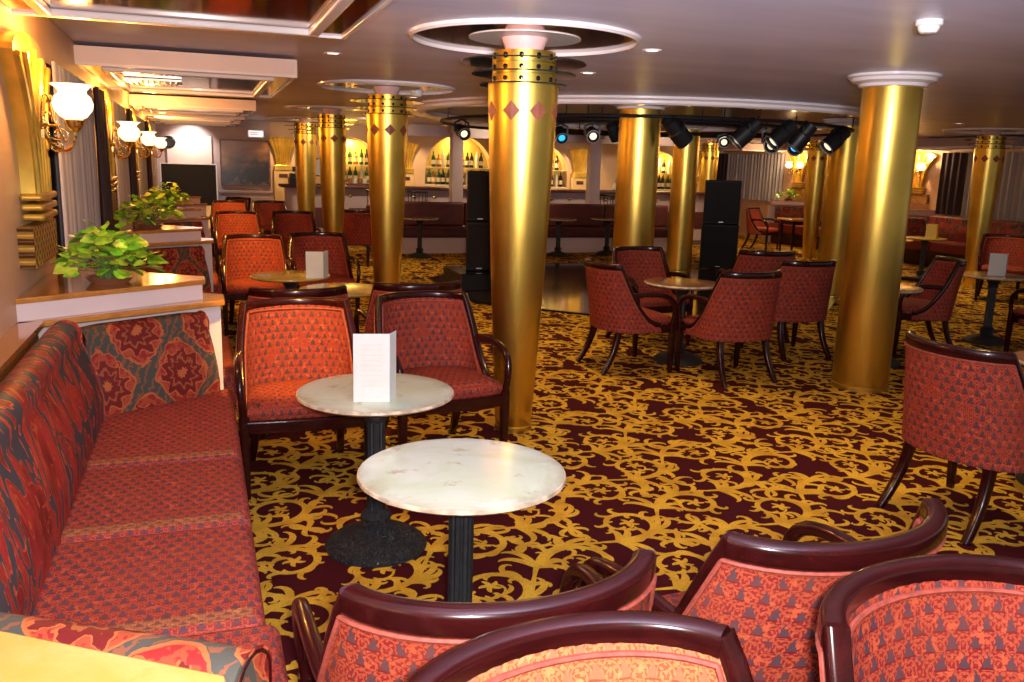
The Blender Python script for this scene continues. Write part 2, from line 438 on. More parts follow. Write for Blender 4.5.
# ------------------------------------------------------------------ floor with the scroll carpet
def carpet_scrolls():
    V, Fc, rank = [], [], [5]
    rng = random.Random(3); ca, sa = math.cos(R(28)), math.sin(R(28))
    def ribbon(pts, wid):
        P = np.array(pts); P = np.stack([P[:, 0]*ca-P[:, 1]*sa, P[:, 0]*sa+P[:, 1]*ca], 1)
        cx, cy = P.mean(0)
        if not (-.85 < cx < min(13.2, 2.0+cy*1.32) and .3 < cy < 21.5): return
        n = len(P); t = np.gradient(P, axis=0); t /= np.maximum(np.linalg.norm(t, axis=1)[:, None], 1e-9)
        nn = np.stack([-t[:, 1], t[:, 0]], 1); b = len(V); w_ = np.array(wid)[:, None]*.345
        A = P+nn*w_; B = P-nn*w_
        rank[0] = (rank[0]*37+11) % 101
        for i in range(n):
            zz = .0008+rank[0]*.00002+i*.0000015
            V.append((A[i, 0], A[i, 1], zz)); V.append((B[i, 0], B[i, 1], zz))
        for i in range(n-1): Fc.append((b+2*i, b+2*i+1, b+2*i+3, b+2*i+2))
    def curl(p, d, side, size, w0, turns=.7, n=9, bulge=.35):
        """a tapered acanthus leaf that starts along d and curls to 'side'"""
        pts, wd = [], []; a = d; x, y = p
        for i in range(n+1):
            t = i/n; pts.append((x, y)); wd.append(w0*(.25+math.sin(PI*min(1, .12+t*.88))**.9)*(1-.5*t)+.003)
            a += side*(turns*2*PI/n)*(.25+1.5*t); st = size/n*(1.5-1.0*t)
            x += math.cos(a)*st; y += math.sin(a)*st
        ribbon(pts, wd)
    def spiral(c, r0, ang, sgn, w0):
        n = 36; pts, wd = [], []; turns = rng.uniform(1.35, 1.65)
        for i in range(n+1):
            t = i/n; r = r0*(1-t)**.85+.016; a = ang+sgn*turns*2*PI*t
            pts.append((c[0]+r*math.cos(a)*1.05, c[1]+r*math.sin(a)*.95)); wd.append(w0*(.5+.75*math.sin(PI*min(1, t*1.3+.02)))*(1-.55*t)+.004)
        ribbon(pts, wd)
        for k in range(5):                                  # flower at the eye
            curl(pts[-2], k*1.26+ang, 1, .045, .028, .2, 5)
        for i in range(4, n-8, 2):
            q = Vector(pts[i+1])-Vector(pts[i-1]); d = math.atan2(q.y, q.x); t = i/n
            side = -sgn if (i//2) % 3 else sgn
            L = (.155 if side == -sgn else .085)*(1-.5*t)*rng.uniform(.8, 1.2)*r0/.17
            curl(pts[i], d+side*.35, side*(1 if rng.random() < .7 else -.8), L, .036*(1-.3*t), rng.uniform(.35, .7), 8)
    per, A_, rowd = .86, .10, .395
    for j in range(-32, 48):
        v0 = j*rowd; ph = (j % 2)*per*.25+rng.uniform(-.05, .05)
        for k in range(-8, 62):
            u0 = k*per/2+ph; s_ = 1 if k % 2 else -1
            # one half wave of the vine
            pts = [(u0+per/2*i/14, v0+s_*A_*math.sin(PI*i/14)) for i in range(15)]
            uc, vc = u0+per/4, v0+s_*(A_-.145)
            X_, Y_ = uc*ca-vc*sa, uc*sa+vc*ca
            if not (-1.2 < X_ < min(13.6, 2.5+Y_*1.34) and 0 < Y_ < 21.8): continue
            ribbon(pts, [.022+.030*math.sin(PI*i/14) for i in range(15)])
            spiral((uc+.02, vc), rng.uniform(.125, .15), R(150*s_), -s_, .040)
            p0 = pts[2]; d0 = math.atan2(pts[3][1]-pts[1][1], pts[3][0]-pts[1][0])
            for q, L in ((.9, .17), (.45, .20), (-.5, .15), (-1.0, .13)):
                curl(p0, d0+s_*q, s_*(1 if q > 0 else -1), L, .046, .32, 8)
            p1 = pts[9]; d1 = math.atan2(pts[10][1]-pts[8][1], pts[10][0]-pts[8][0])
            for q, L in ((.5, .19), (1.0, .15), (1.6, .11)):
                curl(p1, d1+s_*q, s_*rng.choice((1, -1)), L, .042, .38, 8)
            for ii, sd in ((3, -1), (6, 1), (6, -1), (12, -1), (12, 1)):
                pq = pts[ii]; dq = math.atan2(pts[ii+1][1]-pts[ii-1][1], pts[ii+1][0]-pts[ii-1][0])
                curl(pq, dq+sd*.6, sd*rng.choice((1, 1, -1)), rng.uniform(.09, .15), .036, rng.uniform(.35, .75), 8)
            # sprig in the gap to the next row
            g = (u0+per*.25+rng.uniform(-.04, .04), v0+s_*(A_+.115)); a = rng.uniform(0, 2*PI)
            for q in range(6): curl(g, a+q*1.05, rng.choice((1, -1)), rng.uniform(.08, .14), .034, rng.uniform(.3, .6), 7)
    return V, Fc
V, Fc = carpet_scrolls()
nv = len(V)
me = bpy.data.meshes.new('floor')
verts = V+[(-.9, -2.5, 0), (14, -2.5, 0), (14, 22, 0), (-.9, 22, 0)]
me.from_pydata(verts, [], Fc+[(nv, nv+1, nv+2, nv+3)])
me.materials.append(MAT['carpet_gold']); me.materials.append(MAT['carpet'])
me.polygons[len(Fc)].material_index = 1
fo = bpy.data.objects.new('floor', me); COL.objects.link(fo); fo['kind'] = 'structure'

# ------------------------------------------------------------------ room shell
MB().box((6.3, 10, CEIL+.04), (15, 25, .08)).build('ceiling', 'ceiling', smooth=False, kind='structure')
def wall_with_windows(name, x, thick, openings, y0, y1, mat):
    b = MB(); ys = y0
    for a, c, z0, z1 in openings:
        b.box((x, (ys+a)/2, 1.12), (thick, a-ys, 2.24)); b.box((x, (a+c)/2, z0/2), (thick, c-a, z0)); b.box((x, (a+c)/2, (z1+2.24)/2), (thick, c-a, 2.24-z1)); ys = c
    b.box((x, (ys+y1)/2, 1.12), (thick, y1-ys, 2.24))
    return b.build(name, mat, smooth=False, kind='structure')
lwin = [(PC[i]+.55, PC[i+1]-(.55 if i else 1.6), .90, 2.0) for i in range(4)]
rwin = [(PR[0]+.6, PR[1]-.6, .90, 2.02), (PR[1]+.6, PR[2]-.6, .90, 2.02), (PR[2]+.6, 20.2, .90, 2.02)]
wall_with_windows('wall_left', WL-.06, .12, lwin, -2, YB+.1, 'peach_wall')
wall_with_windows('wall_right', WR+.06, .12, rwin, 5.5, YF+.1, 'peach_wall')
nw = 0
for x, ws, sg in ((WL-.10, lwin, 1), (WR+.10, rwin, -1)):
    for a, c, z0, z1 in ws:
        nw += 1
        fr = MB()
        for yy in (a+.03, c-.03, (a+c)/2): fr.box((x, yy, (z0+z1)/2), (.05, .06, z1-z0))
        for zz in (z0+.03, z1-.03): fr.box((x, (a+c)/2, zz), (.05, c-a, .06))
        wo = fr.build('window_%d' % nw, 'dark_wall', smooth=False, kind='structure')
        MB().box((x-.02*sg, (a+c)/2, (z0+z1)/2), (.01, c-a, z1-z0)).build('pane', 'screen', wo, smooth=False)
# curtains: a sheer in the middle and a dark drape on each side
def curtain(name, x, y0, y1, z0, z1, amp, per, mat, label, cat, group=None):
    n = max(12, int((y1-y0)/per*8)); A, B, UV = [], [], []
    for i in range(n+1):
        y = lerp(y0, y1, i/n); d = amp*math.sin(2*PI*(y-y0)/per)+amp*.4*math.sin(2*PI*(y-y0)/per*.37+1)
        A.append([(x+d, y, z0), (x+d*.7, y, z1)]); B.append([(x+d+.006, y, z0), (x+d*.7+.006, y, z1)])
    o = MB().slab(A, B).build(name, mat, angle=80)
    return tag(o, label, cat, group)
wn = ['nearest left window', 'second left window', 'third left window', 'farthest left window']
for i, (a, c, z0, z1) in enumerate(lwin):
    curtain('sheer_curtain', WL+.035, a+.05, c-.42, .90, 2.0, .014, .11, 'sheer', 'pale grey sheer curtain hanging in the %s' % wn[i], 'curtain')
    curtain('drape', WL+.06, c-.42, c+.02, .885, 2.0, .024, .13, 'drape', 'dark purple drape at the far side of the %s' % wn[i], 'curtain')
wn = ['the right wall window nearest the edge of the photo', 'the right wall window between the two palm sconces', 'the far right wall window behind the loudspeaker']
for i, (a, c, z0, z1) in enumerate(rwin):
    curtain('sheer_curtain', WR-.035, a-.02, c-.5, .90, 2.02, .018, .13, 'sheer', 'grey sheer curtain over %s' % wn[i], 'curtain')
    curtain('drape', WR-.06, c-.5, c+.04, .9, 2.02, .026, .15, 'drape', 'brown drape beside %s' % wn[i], 'curtain')

# arched bar wall
def arch_wall(b, x0, x1, y, z0, z1, ops, depth=.10):
    """front skin of a wall in XZ at y with arched openings (xa, xb, za, spring)"""
    xs = x0
    def quad(p):
        i = len(b.v); b.v += [(q[0], y, q[1]) for q in p]; b.face([i, i+1, i+2, i+3])
    for xa, xb, za, sp in ops:
        quad([(xs, z0), (xa, z0), (xa, z1), (xs, z1)]); quad([(xa, z0), (xb, z0), (xb, za), (xa, za)])
        n = 20; r = (xb-xa)/2; c = (xa+xb)/2
        pr = []
        for k in range(n+1):
            t = PI-PI*k/n; pr.append((c+r*math.cos(t), sp+min(r, z1-sp-.08)*math.sin(t)))
        for k in range(n): quad([pr[k], pr[k+1], (pr[k+1][0], z1), (pr[k][0], z1)])
        edge = [(xa, za)]+pr+[(xb, za)]
        for k in range(len(edge)-1):
            i = len(b.v); p, q = edge[k], edge[k+1]
            b.v += [(p[0], y, p[1]), (p[0], y+depth, p[1]), (q[0], y+depth, q[1]), (q[0], y, q[1])]; b.face([i, i+1, i+2, i+3])
        i = len(b.v); b.v += [(xa, y, za), (xb, y, za), (xb, y+depth, za), (xa, y+depth, za)]; b.face([i, i+1, i+2, i+3])
        xs = xb
    quad([(xs, z0), (x1, z0), (x1, z1), (xs, z1)])
NICHES = [(2.25, 3.35, 1.12, 1.45), (4.3, 5.72, 1.12, 1.42), (6.25, 7.42, 1.12, 1.42), (9.15, 10.15, 1.12, 1.45)]
b = MB(); arch_wall(b, 1.28, 10.9, YB, 0, 2.24, NICHES, .26)
b.build('wall_back', 'peach_wall', smooth=False, kind='structure')
b = MB(); b.box((6.1, YB+.33, 1.12), (9.8, .12, 2.24)); b.build('wall_niche', 'niche', smooth=False, kind='structure')
MB().box((.25, YB+.06, 1.12), (2.06, .12, 2.24)).build('wall_painting', 'mauve', smooth=False, kind='structure')
MB().box((10.95, (YB+YF)/2, 1.12), (.12, YF-YB, 2.24)).build('wall_return', 'peach_wall', smooth=False, kind='structure')
MB().box((12, YF+.06, 1.12), (2.3, .12, 2.24)).build('wall_far', 'peach_wall', smooth=False, kind='structure')
MB().box((-.16, YB-.02, 1.45), (.78, .05, .95)).box((-.16, YB-.02, .5), (.78, .05, .8)).build('trim_1', 'pink_paint', smooth=False, kind='structure', bevel=.01)
MB().box((.84, YB-.015, .92), (1.05, .03, .05)).box((.84, YB-.012, .45), (.95, .024, .75)).build('trim_2', 'mauve', smooth=False, kind='structure', bevel=.008)

# ------------------------------------------------------------------ booth partitions with ledges
SL = .62
def partition(lead, label, loc, rz, group=None, top='ledge_wood'):
    t = thing('booth_partition', label, 'partition', loc, rz, group)
    def trap(x0, x1, h0, h1): return [(x0, -h0), (x1, -h1), (x1, h1), (x0, h0)]
    MB().prism(trap(0, .79, .32, .03), 0, .845).build('body', 'pink_paint', t, smooth=False)
    MB().prism(trap(0, .81, .60, .10), .845, .872).build('lower_ledge', 'ledge_wood', t, smooth=False, bevel=.006)
    MB().prism(trap(0, .71, .55, .055), .872, .945).build('upstand', 'pink_paint', t, smooth=False)
    MB().prism(trap(0, .725, .57, .066), .945, .968).build('upper_ledge', top, t, smooth=False, bevel=.005)
    return t
lab = ['near booth partition with a yellow marbled ledge in the bottom left corner', 'pink booth partition with wooden ledges behind the front sofa, first plant on it',
       'pink booth partition with orange ledges carrying the second plant', 'pink booth partition carrying the third, farther plant', 'far booth partition beside the tall dark screen']
for i, yc in enumerate(PC): partition('', lab[i], (WL, yc, 0), 0, top='yellow_marble' if i == 0 else 'ledge_wood')
lab = ['partition on the right wall under the nearest palm sconce, mostly behind chairs', 'wooden ledged partition on the right wall below the palm sconce right of the big plain column',
       'wooden ledged partition on the right wall with a small plant, below the farther palm sconce']
for i, yc in enumerate(PR):
    if i: partition('', lab[i], (WR, yc, 0), PI)

# window sill ledge along the left wall
for i in range(4):
    o = MB().box((WL+.0475, (PC[i]+PC[i+1])/2, .861), (.095, PC[i+1]-PC[i]-1.1, .022)).box((WL+.04, (PC[i]+PC[i+1])/2, .80), (.08, PC[i+1]-PC[i]-1.2, .10)).build('trim_%d' % (i+3), 'ledge_wood', smooth=False, kind='structure')

# ------------------------------------------------------------------ sofas
def sofa(label, y0, y1, flip=False, x=WL, group=None, n=4):
    """U shaped sofa between partitions at y0, y1; local x from the wall."""
    L = y1-y0
    t = thing('corner_sofa', label, 'sofa', (x, y0, 0) if not flip else (x, y1, 0), PI if flip else 0, group)
    xf = .83                                            # seat front
    def off(xx): return lerp(.60, .10, xx/.81)+.02         # partition face at local x (from its centre line)
    MB().prism([(.10, off(.1)), (xf-.06, off(xf)+.05), (xf-.06, L-off(xf)-.05), (.10, L-off(.1))], 0, .27).build('plinth', 'mahogany', t, smooth=False)
    cuts = [1.12, 1.74, 2.37] if n == 4 else [L*.36, L*.64]
    ed = [None]+cuts+[None]
    for k in range(len(ed)-1):
        a, c = ed[k], ed[k+1]; bb = MB(); g = .004
        xx = xf+.03 if k == 0 else xf
        pts = []
        if a is None: pts += [(.12, off(.12)+.03), (xx, off(xx)+.03)]
        else: pts += [(.12, a+g), (xx, a+g)]
        if c is None: pts += [(xf, L-off(xf)-.03), (.12, L-off(.12)-.03)]
        else: pts += [(xx, c-g), (.12, c-g)]
        bb.prism(pts, .27, .452)
        sc = bb.build('seat_cushion', 'seat_fabric', t, bevel=.035, seg=4)
        if a is not None:
            MB().box(((.20+xf)/2, a+.045, .4515), (xf-.26, .045, .004)).build('trim_band', 'trim_fabric', sc, smooth=False)
    # back cushions: a rounded bolster profile extruded along a line
    prof = [(.0, .40)]+[(.02+.0*k, .46) for k in (0,)]+[(-.005, .55), (-.04, .66)]
    prof = [(.02, .36), (.025, .50), (.01, .58), (-.02, .67), (-.05, .74)]
    for k in range(9):
        a = R(20+k*20); prof.append((-.105+.060*math.cos(a), .770+.060*math.sin(a)))
    prof += [(-.165, .70), (-.15, .55), (-.13, .36)]
    def bolster(name, p, q, mat, inset=0):
        p, q = Vector(p), Vector(q); d = (q-p); ln = d.length; d.normalize(); nrm = Vector((-d.y, d.x, 0))   # nrm points to the seat side
        nseg = max(4, int(ln/.08)); bb = MB(); base = 0; arc = [0]
        for k in range(1, len(prof)): arc.append(arc[-1]+math.dist(prof[k], prof[k-1]))
        m = len(prof)
        for i in range(nseg+1):
            c = p+d*(ln*i/nseg)
            e = min(i, nseg-i); sq = 1 if e > 0 else .93
            for a, z in prof: bb.v.append(tuple(c+nrm*(a*sq)+Vector((0, 0, .42+(z-.42)*(1 if e > 0 else .985)))))
        for i in range(nseg):
            for k in range(m):
                k2 = (k+1) % m; u0, u1 = ln*i/nseg, ln*(i+1)/nseg; va, vb = arc[k], arc[k2] if k2 else arc[-1]+.2
                bb.face([i*m+k, i*m+k2, (i+1)*m+k2, (i+1)*m+k], [(u0, va), (u0, vb), (u1, vb), (u1, va)])
        bb.face(range(m), [(a, z) for a, z in prof]); bb.face(range((nseg+1)*m-1, nseg*m-1, -1), [(a, z) for a, z in prof[::-1]])
        o = bb.build(name, mat, t, angle=50, bevel=.008)
        # piping on the end caps
        for i in (0, nseg):
            ring = [Vector(bb.v[i*m+k]) for k in range(m)]
            MB().tube(ring, .0035, 6, closed=True).build('piping', 'mahogany', o)
        return o
    bolster('wall_back_cushion', (.275, L-off(.26)-.13, .05), (.275, off(.26)+.13, .05), 'flame')   # seat is on +x
    xe = .755
    bolster('end_back_cushion', (xe, L-off(xe)-.07, 0), (.26, L-off(.26)-.09, 0), 'ogee')
    nb = .27 if y0 < 1 else .08
    bolster('end_back_cushion', (.26, off(.26)+nb+.02, 0), (xe+(.06 if y0 < 1 else 0), off(xe)+nb, 0), 'ogee')
    return t
sofa('red damask corner sofa filling the front left of the room', PC[0], PC[1])
sofa('red damask corner sofa in the second left booth, behind the first plant', PC[1], PC[2], n=3)
sofa('red damask corner sofa in the third left booth, behind the second plant', PC[2], PC[3], n=3)
sofa('dark red corner sofa against the right wall below the brown drape', PR[0], PR[1], True, WR, n=3)
sofa('dark red corner sofa against the far right wall below the pale window', PR[1], PR[2], True, WR, n=3)

# ------------------------------------------------------------------ tub chairs
def make_chair():
    t = thing('tub_chair', '', 'chair')
    wx, dy, yc, yf = .30, .175, -.10, .14
    arcl = PI*(wx+dy)/2; str_ = yf-yc; tot = arcl+2*str_
    A0 = R(67)
    def plan(u):            # u in [-1,1]
        s_ = (u+1)/2*tot
        if s_ < str_: return (-wx, yf-s_, -90, 0)
        if s_ > tot-str_: return (wx, yc+(s_-(tot-str_)), 90, 0)
        a = -PI/2+PI*(s_-str_)/arcl
        return (wx*math.sin(a), yc-dy*math.cos(a), math.degrees(a), 1)
    ucorner = ((A0/PI)*arcl)/(tot/2)
    def top(u):
        au = abs(u)
        if au <= ucorner: return .862
        q = (au-ucorner)/(1-ucorner)
        return lerp(.395, .862, (1-q)**2.1)
    def pt(u, z, off=0):
        x, y, a, _ = plan(u); a = R(a); k = max(0, (z-.34)/.52)
        nx, ny = math.sin(a), -math.cos(a)
        if abs(u) > .999: pass
        return Vector((x*(1-.045*k)+nx*off, y-.040*k**1.2*max(0, math.cos(a))-.050*k+ny*off, z))
    zb = .335; NU = 44; NV = 8
    us = sorted(set([-1+2*i/NU for i in range(NU+1)]+[-ucorner, ucorner]))
    A, B, UV = [], [], []
    for u in us:
        zt = top(u)-.02; ra, rb, ru = [], [], []
        for j in range(NV+1):
            z = lerp(zb, zt, j/NV); ra.append(pt(u, z, .018)); rb.append(pt(u, z, -.020)); ru.append((u*tot/2, z))
        A.append(ra); B.append(rb); UV.append(ru)
    shell = MB().slab(A, B, UV).build('back_shell', 'chair_fabric', t, angle=50)
    for off in (.021, -.023):
        MB().tube([pt(u, top(u)-.040, off) for u in us[2:-2]], .0055, 6).build('piping', 'piping', shell)
    # wooden rim: top rail and the two sweeping stiles
    f = MB()
    ur = [lerp(-ucorner, ucorner, i/32) for i in range(33)]
    f.sweep([pt(u, top(u)-.012) for u in ur], rrect(.044, .054, .34))
    for s_ in (-1, 1):
        uu = [lerp(ucorner-.006, 1, i/18) for i in range(19)]
        f.sweep([pt(s_*u, top(u)+.004) for u in uu], rrect(.042, .034, .35), scales=[1.0-.15*i/18 for i in range(19)])
    f.build('back_frame', 'mahogany', t, angle=45)
    # arms
    for s_ in (-1, 1):
        uq = ucorner+(1-ucorner)*.24; p0 = pt(s_*uq, top(uq)-.03)
        pts = bez(p0, (s_*.315, p0.y+.12, .640), (s_*.322, .20, .665), (s_*.316, .245, .565), 10)+bez((s_*.316, .245, .565), (s_*.314, .265, .515), (s_*.308, .262, .46), (s_*.302, .25, .405), 8)[1:]
        MB().sweep(pts, rrect(.040, .034, .45, 3), up=(s_, 0, 0)).build('arm', 'mahogany', t, angle=50)
    # apron, seat
    def dplan(k, n=26):
        pl = [(k*.31, .26-.0*k), (k*.31, yc)]
        out = [(.305*k, .275*k)]
        for i in range(n+1):
            a = PI/2-PI*i/n; out.append((.288*k*math.sin(a), (yc-(dy-.008)*math.cos(a))*k if abs(a) < PI/2 else yc*k))
        out.append((-.305*k, .275*k)); 
        for i in range(1, 6):
            x = lerp(-.305, .305, i/6)*k; out.append((x, .275*k+.014*(1-(x/.305)**2)))
        return out
    MB().prism(dplan(.985), .325, .385).build('seat_rail', 'mahogany', t, smooth=False, bevel=.006)
    pl = dplan(.925); n = len(pl); b = MB()
    rings = [(.94, .378), (1.0, .395), (1.005, .428), (.985, .446), (.93, .458), (.75, .468), (.45, .473), (.15, .475)]
    for k, z in rings: b.v += [(x*k, (y+.0)*k, z) for x, y in pl]
    for j in range(len(rings)-1):
        for i in range(n):
            b.face([j*n+i, j*n+(i+1) % n, (j+1)*n+(i+1) % n, (j+1)*n+i][::-1])
    b.face(range(n)); b.face(range(len(rings)*n-1, (len(rings)-1)*n-1, -1))
    b.build('seat', 'chair_fabric', t, angle=60)
    for s_ in (-1, 1):
        MB().sweep([(s_*.300, .248, .41), (s_*.300, .250, .30), (s_*.298, .252, .12), (s_*.296, .254, 0)], rrect(.046, .046, .2), up=(0, 1, 0), scales=[1, 1, .85, .72]).build('leg', 'mahogany', t, angle=40)
        pts = bez((s_*.215, -.195, .345), (s_*.222, -.205, .22), (s_*.232, -.26, .10), (s_*.242, -.335, 0), 10)
        MB().sweep(pts, rrect(.050, .050, .25), up=(0, 1, 0), scales=[1.05-.3*i/10 for i in range(11)]).build('leg', 'mahogany', t, angle=40)
    t.scale = (.95, .95, .97)
    return t
proto = make_chair(); used = [False]
def chair(x, y, fx, fy, label, group=None, sc=None):
    c = chair_(x, y, fx, fy, label, group)
    if sc: c.scale = sc
    return c
def chair_(x, y, fx, fy, label, group=None):
    if not used[0]: c = proto; used[0] = True; c.location = (x, y, 0); c.rotation_euler = (0, 0, face_rz(fx, fy)); tag(c, label, 'chair', group); return c
    return dup(proto, (x, y, 0), face_rz(fx, fy), label, group)
G1 = 'tub chairs round the front left tables'; G2 = 'tub chairs in the near bottom row'; G3 = 'tub chairs round the middle table'
G4 = 'tub chairs on the right'; G5 = 'tub chairs in the left booths further back'
chair(.43, 4.18, 0, -1, 'orange lit tub chair facing us at the end of the front sofa', G1)
chair(1.15, 4.32, .14, -1, 'red tub chair facing us beside the foot of the big gold column', G1)
chair(.50, 5.16, 0, 1, 'tub chair facing away, only its rail showing behind the orange lit front chair', G1)
chair(1.22, 5.28, 0, 1, 'tub chair facing away, directly behind the red front chair by the column', G1)
chair(.49, 1.56, .03, 1, 'near tub chair seen from behind, tucked towards the front white table', G2, (1.03, 1.0, .975))
chair(1.215, 1.59, -.06, 1, 'near tub chair seen from behind, right of the one tucked to the front white table', G2, (1.03, 1.0, .975))
n3 = chair(.50, .77, .12, -1, 'nearest tub chair with pale tan back, at the bottom centre edge', G2, (1.03, 1.0, .975))
chair(1.21, .78, .06, -1, 'nearest tub chair in the bottom right corner, red and grey back', G2, (1.03, 1.0, .975))
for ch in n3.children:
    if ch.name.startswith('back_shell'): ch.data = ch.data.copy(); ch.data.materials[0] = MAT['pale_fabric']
chair(3.35, 2.86, .99, .10, 'tub chair turned away at the right edge, standing alone on the carpet', G4)
chair(3.16, 6.03, 1, 0.02, 'tub chair in side view left of the middle brown table', G3)
chair(3.80, 6.86, .10, -1, 'tub chair facing us behind the middle brown table', G3)
chair(3.78, 5.55, -.05, 1, 'tub chair seen from behind, right front of the middle brown table', G3)
chair(5.02, 6.98, .25, 1, 'tub chair partly hidden behind another, between middle table and plain column', G4)
chair(4.80, 6.18, 0, 1, 'tub chair seen from behind just left of the big plain column', G4)
chair(6.10, 6.05, -.9, .42, 'tub chair with open arm just right of the big plain column', G4)
chair(7.02, 5.35, .1, 1, 'tub chair cut by the right edge in front of the table with a white card', G4)
chair(9.85, 8.4, -.6, -.6, 'dark tub chair near the right edge behind the table with a white card', G4)
chair(10.9, 15.1, .5, -.85, 'orange tub chair far back beside the right loudspeaker', G4)
chair(.45, 8.15, 0, -1, 'orange lit tub chair facing us in the second left booth', G5)
chair(1.08, 8.42, .08, -1, 'dark tub chair facing us in the second booth, behind the small white card', G5)
chair(.45, 11.9, 0, -1, 'orange lit tub chair facing us in the third left booth', G5)
chair(1.20, 12.1, .05, -1, 'dark tub chair facing us in the third left booth', G5)
chair(.44, 14.95, 0, -1, 'orange lit tub chair facing us in the farthest left booth', G5)
chair(1.10, 15.1, .05, -1, 'dark tub chair facing us in the farthest left booth', G5)
chair(.50, 16.4, -.6, -.7, 'black looking tub chair under the landscape painting', G5)
chair(2.22, 13.2, .4, 1, 'dark tub chair in side view between the gold columns before the bar', G5)

# ------------------------------------------------------------------ round pedestal tables
def make_table(top, edge='marble_edge', base=True, r=.31, h=.66):
    t = thing('pedestal_table', '', 'table')
    MB().lathe([(0, h-.026), (r-.03, h-.026), (r-.012, h-.020), (r, h-.012), (r-.002, h-.003), (r-.006, h-.0008)], 64).build('table_edge', edge, t)
    MB().lathe([(r-.006, h-.006), (r-.006, h-.0006), (r-.012, h), (0, h)], 64).build('table_top', top, t)
    fl = lambda a, z: 1+.07*math.cos(a*14)
    MB().lathe([(.036, .10), (.040, .14), (.036, .16), (.036, h-.13), (.036, h-.12)], 84, flute=fl).build('stem', 'iron', t, angle=60)
    MB().lathe([(.036, h-.125), (.046, h-.12), (.048, h-.105), (.042, h-.095), (.05, h-.085), (.07, h-.04), (.12, h-.027), (0, h-.026)], 40).build('collar', 'iron', t)
    MB().lathe([(.205, 0), (.208, .012), (.198, .024), (.185, .034), (.16, .050), (.115, .068), (.085, .076), (.062, .082), (.055, .095), (.062, .105), (.056, .12), (.064, .135), (.050, .155), (.036, .165)], 48).build('base', 'iron_relief', t, angle=60)
    return t
TW = make_table('marble'); TW.location = (.70, 2.33, 0)
tag(TW, 'round white marble table on a fluted iron stem, nearest the camera', 'table', 'round pedestal tables')
GT = 'round pedestal tables'
dup(TW, (.625, 3.29, 0), R(70), 'round marble table with brown stained rim carrying the tall white folded card')
TB = make_table('brown_marble'); TB.location = (3.68, 6.10, 0)
tag(TB, 'round brown marble table in the middle group of chairs', 'table', GT)
dup(TB, (5.33, 5.66, 0), R(40), 'round table mostly hidden behind the big plain gold column')
dup(TB, (7.14, 6.17, 0), R(90), 'round brown table with white card at the right edge')
dup(TB, (4.16, 3.02, 0), R(15), 'round table cut off by the right edge beside the lone chair')
TY = make_table('yellow_marble', 'yellow_marble'); TY.location = (.64, 6.92, 0)
tag(TY, 'yellow lit round table with small white card in the second left booth', 'table', GT)
dup(TY, (.93, 6.12, 0), R(50), 'yellow lit round table mostly hidden behind the two front chairs')
dup(TY, (10.4, 10.3, 0), R(10), 'small yellow lit table with yellow card far right by a gold column')
dup(TY, (9.55, 10.1, 0), R(120), 'small yellow lit table just right of the big plain column, far back')
dup(TB, (3.42, 14.1, 0), 0, 'dark round table at the banquette, right of the second gold column')
dup(TB, (5.95, 14.15, 0), 0, 'dark round table at the banquette, right of the big gold column')
dup(TB, (6.98, 14.3, 0), R(30), 'dark round table at the banquette, left of the plain wide column')
# long far table with legs
t = thing('dining_table', 'long table with pale top and dark legs far right beside the orange chair', 'table', (11.35, 13.9, 0), R(-10))
MB().box((0, 0, .69), (1.5, .62, .035)).build('table_top', 'ledge_wood', t, smooth=False, bevel=.006)
for sx in (-1, 1):
    for sy in (-1, 1): MB().lathe([(.022, 0), (.02, .1), (.035, .4), (.028, .6), (.04, .672)], 14, M=Matrix.Translation((sx*.66, sy*.24, 0))).build('leg', 'mahogany', t)
MB().box((0, 0, .635), (1.36, .5, .07)).build('apron', 'mahogany', t, smooth=False)

# ------------------------------------------------------------------ menu cards
def card(label, loc, rz, hgt=.24, wd=.125, mat='paper', side='paper', sw=.10):
    t = thing('menu_card', label, 'menu card', loc, rz, 'folded cards on the tables')
    MB().box((0, 0, hgt/2), (wd, .0025, hgt)).build('front_page', mat, t, smooth=False)
    MB().box((wd/2-.001+sw/2*math.sin(R(20)), sw/2*math.cos(R(20)), hgt/2), (sw, .0025, hgt), R(70)).build('back_page', side, t, smooth=False)
    b = MB()
    for k in range(9): b.box((-.004+(k % 3)*.003, -.0015, hgt*(.84-.075*k)), (wd*(.62-.08*(k % 2)), .0006, .0022))
    b.build('print_lines', 'label_paper', t, smooth=False)
    return t
card('tall white folded card on the second marble table', (.578, 3.13, .6605), R(-12), .262, .135, sw=.07)
card('small white folded card on the yellow lit table of the second booth', (.80, 6.69, .6605), R(-10), .205, .13)
card('white folded card on the brown table at the right edge', (7.10, 6.12, .6605), R(-35), .21, .15)
MAT['yellow_card'] = plain('yellow_card', (.70, .55, .10), .5)
card('yellow folded card on the small far right table', (10.4, 10.2, .6605), R(-40), .21, .15, 'yellow_card', 'yellow_card')

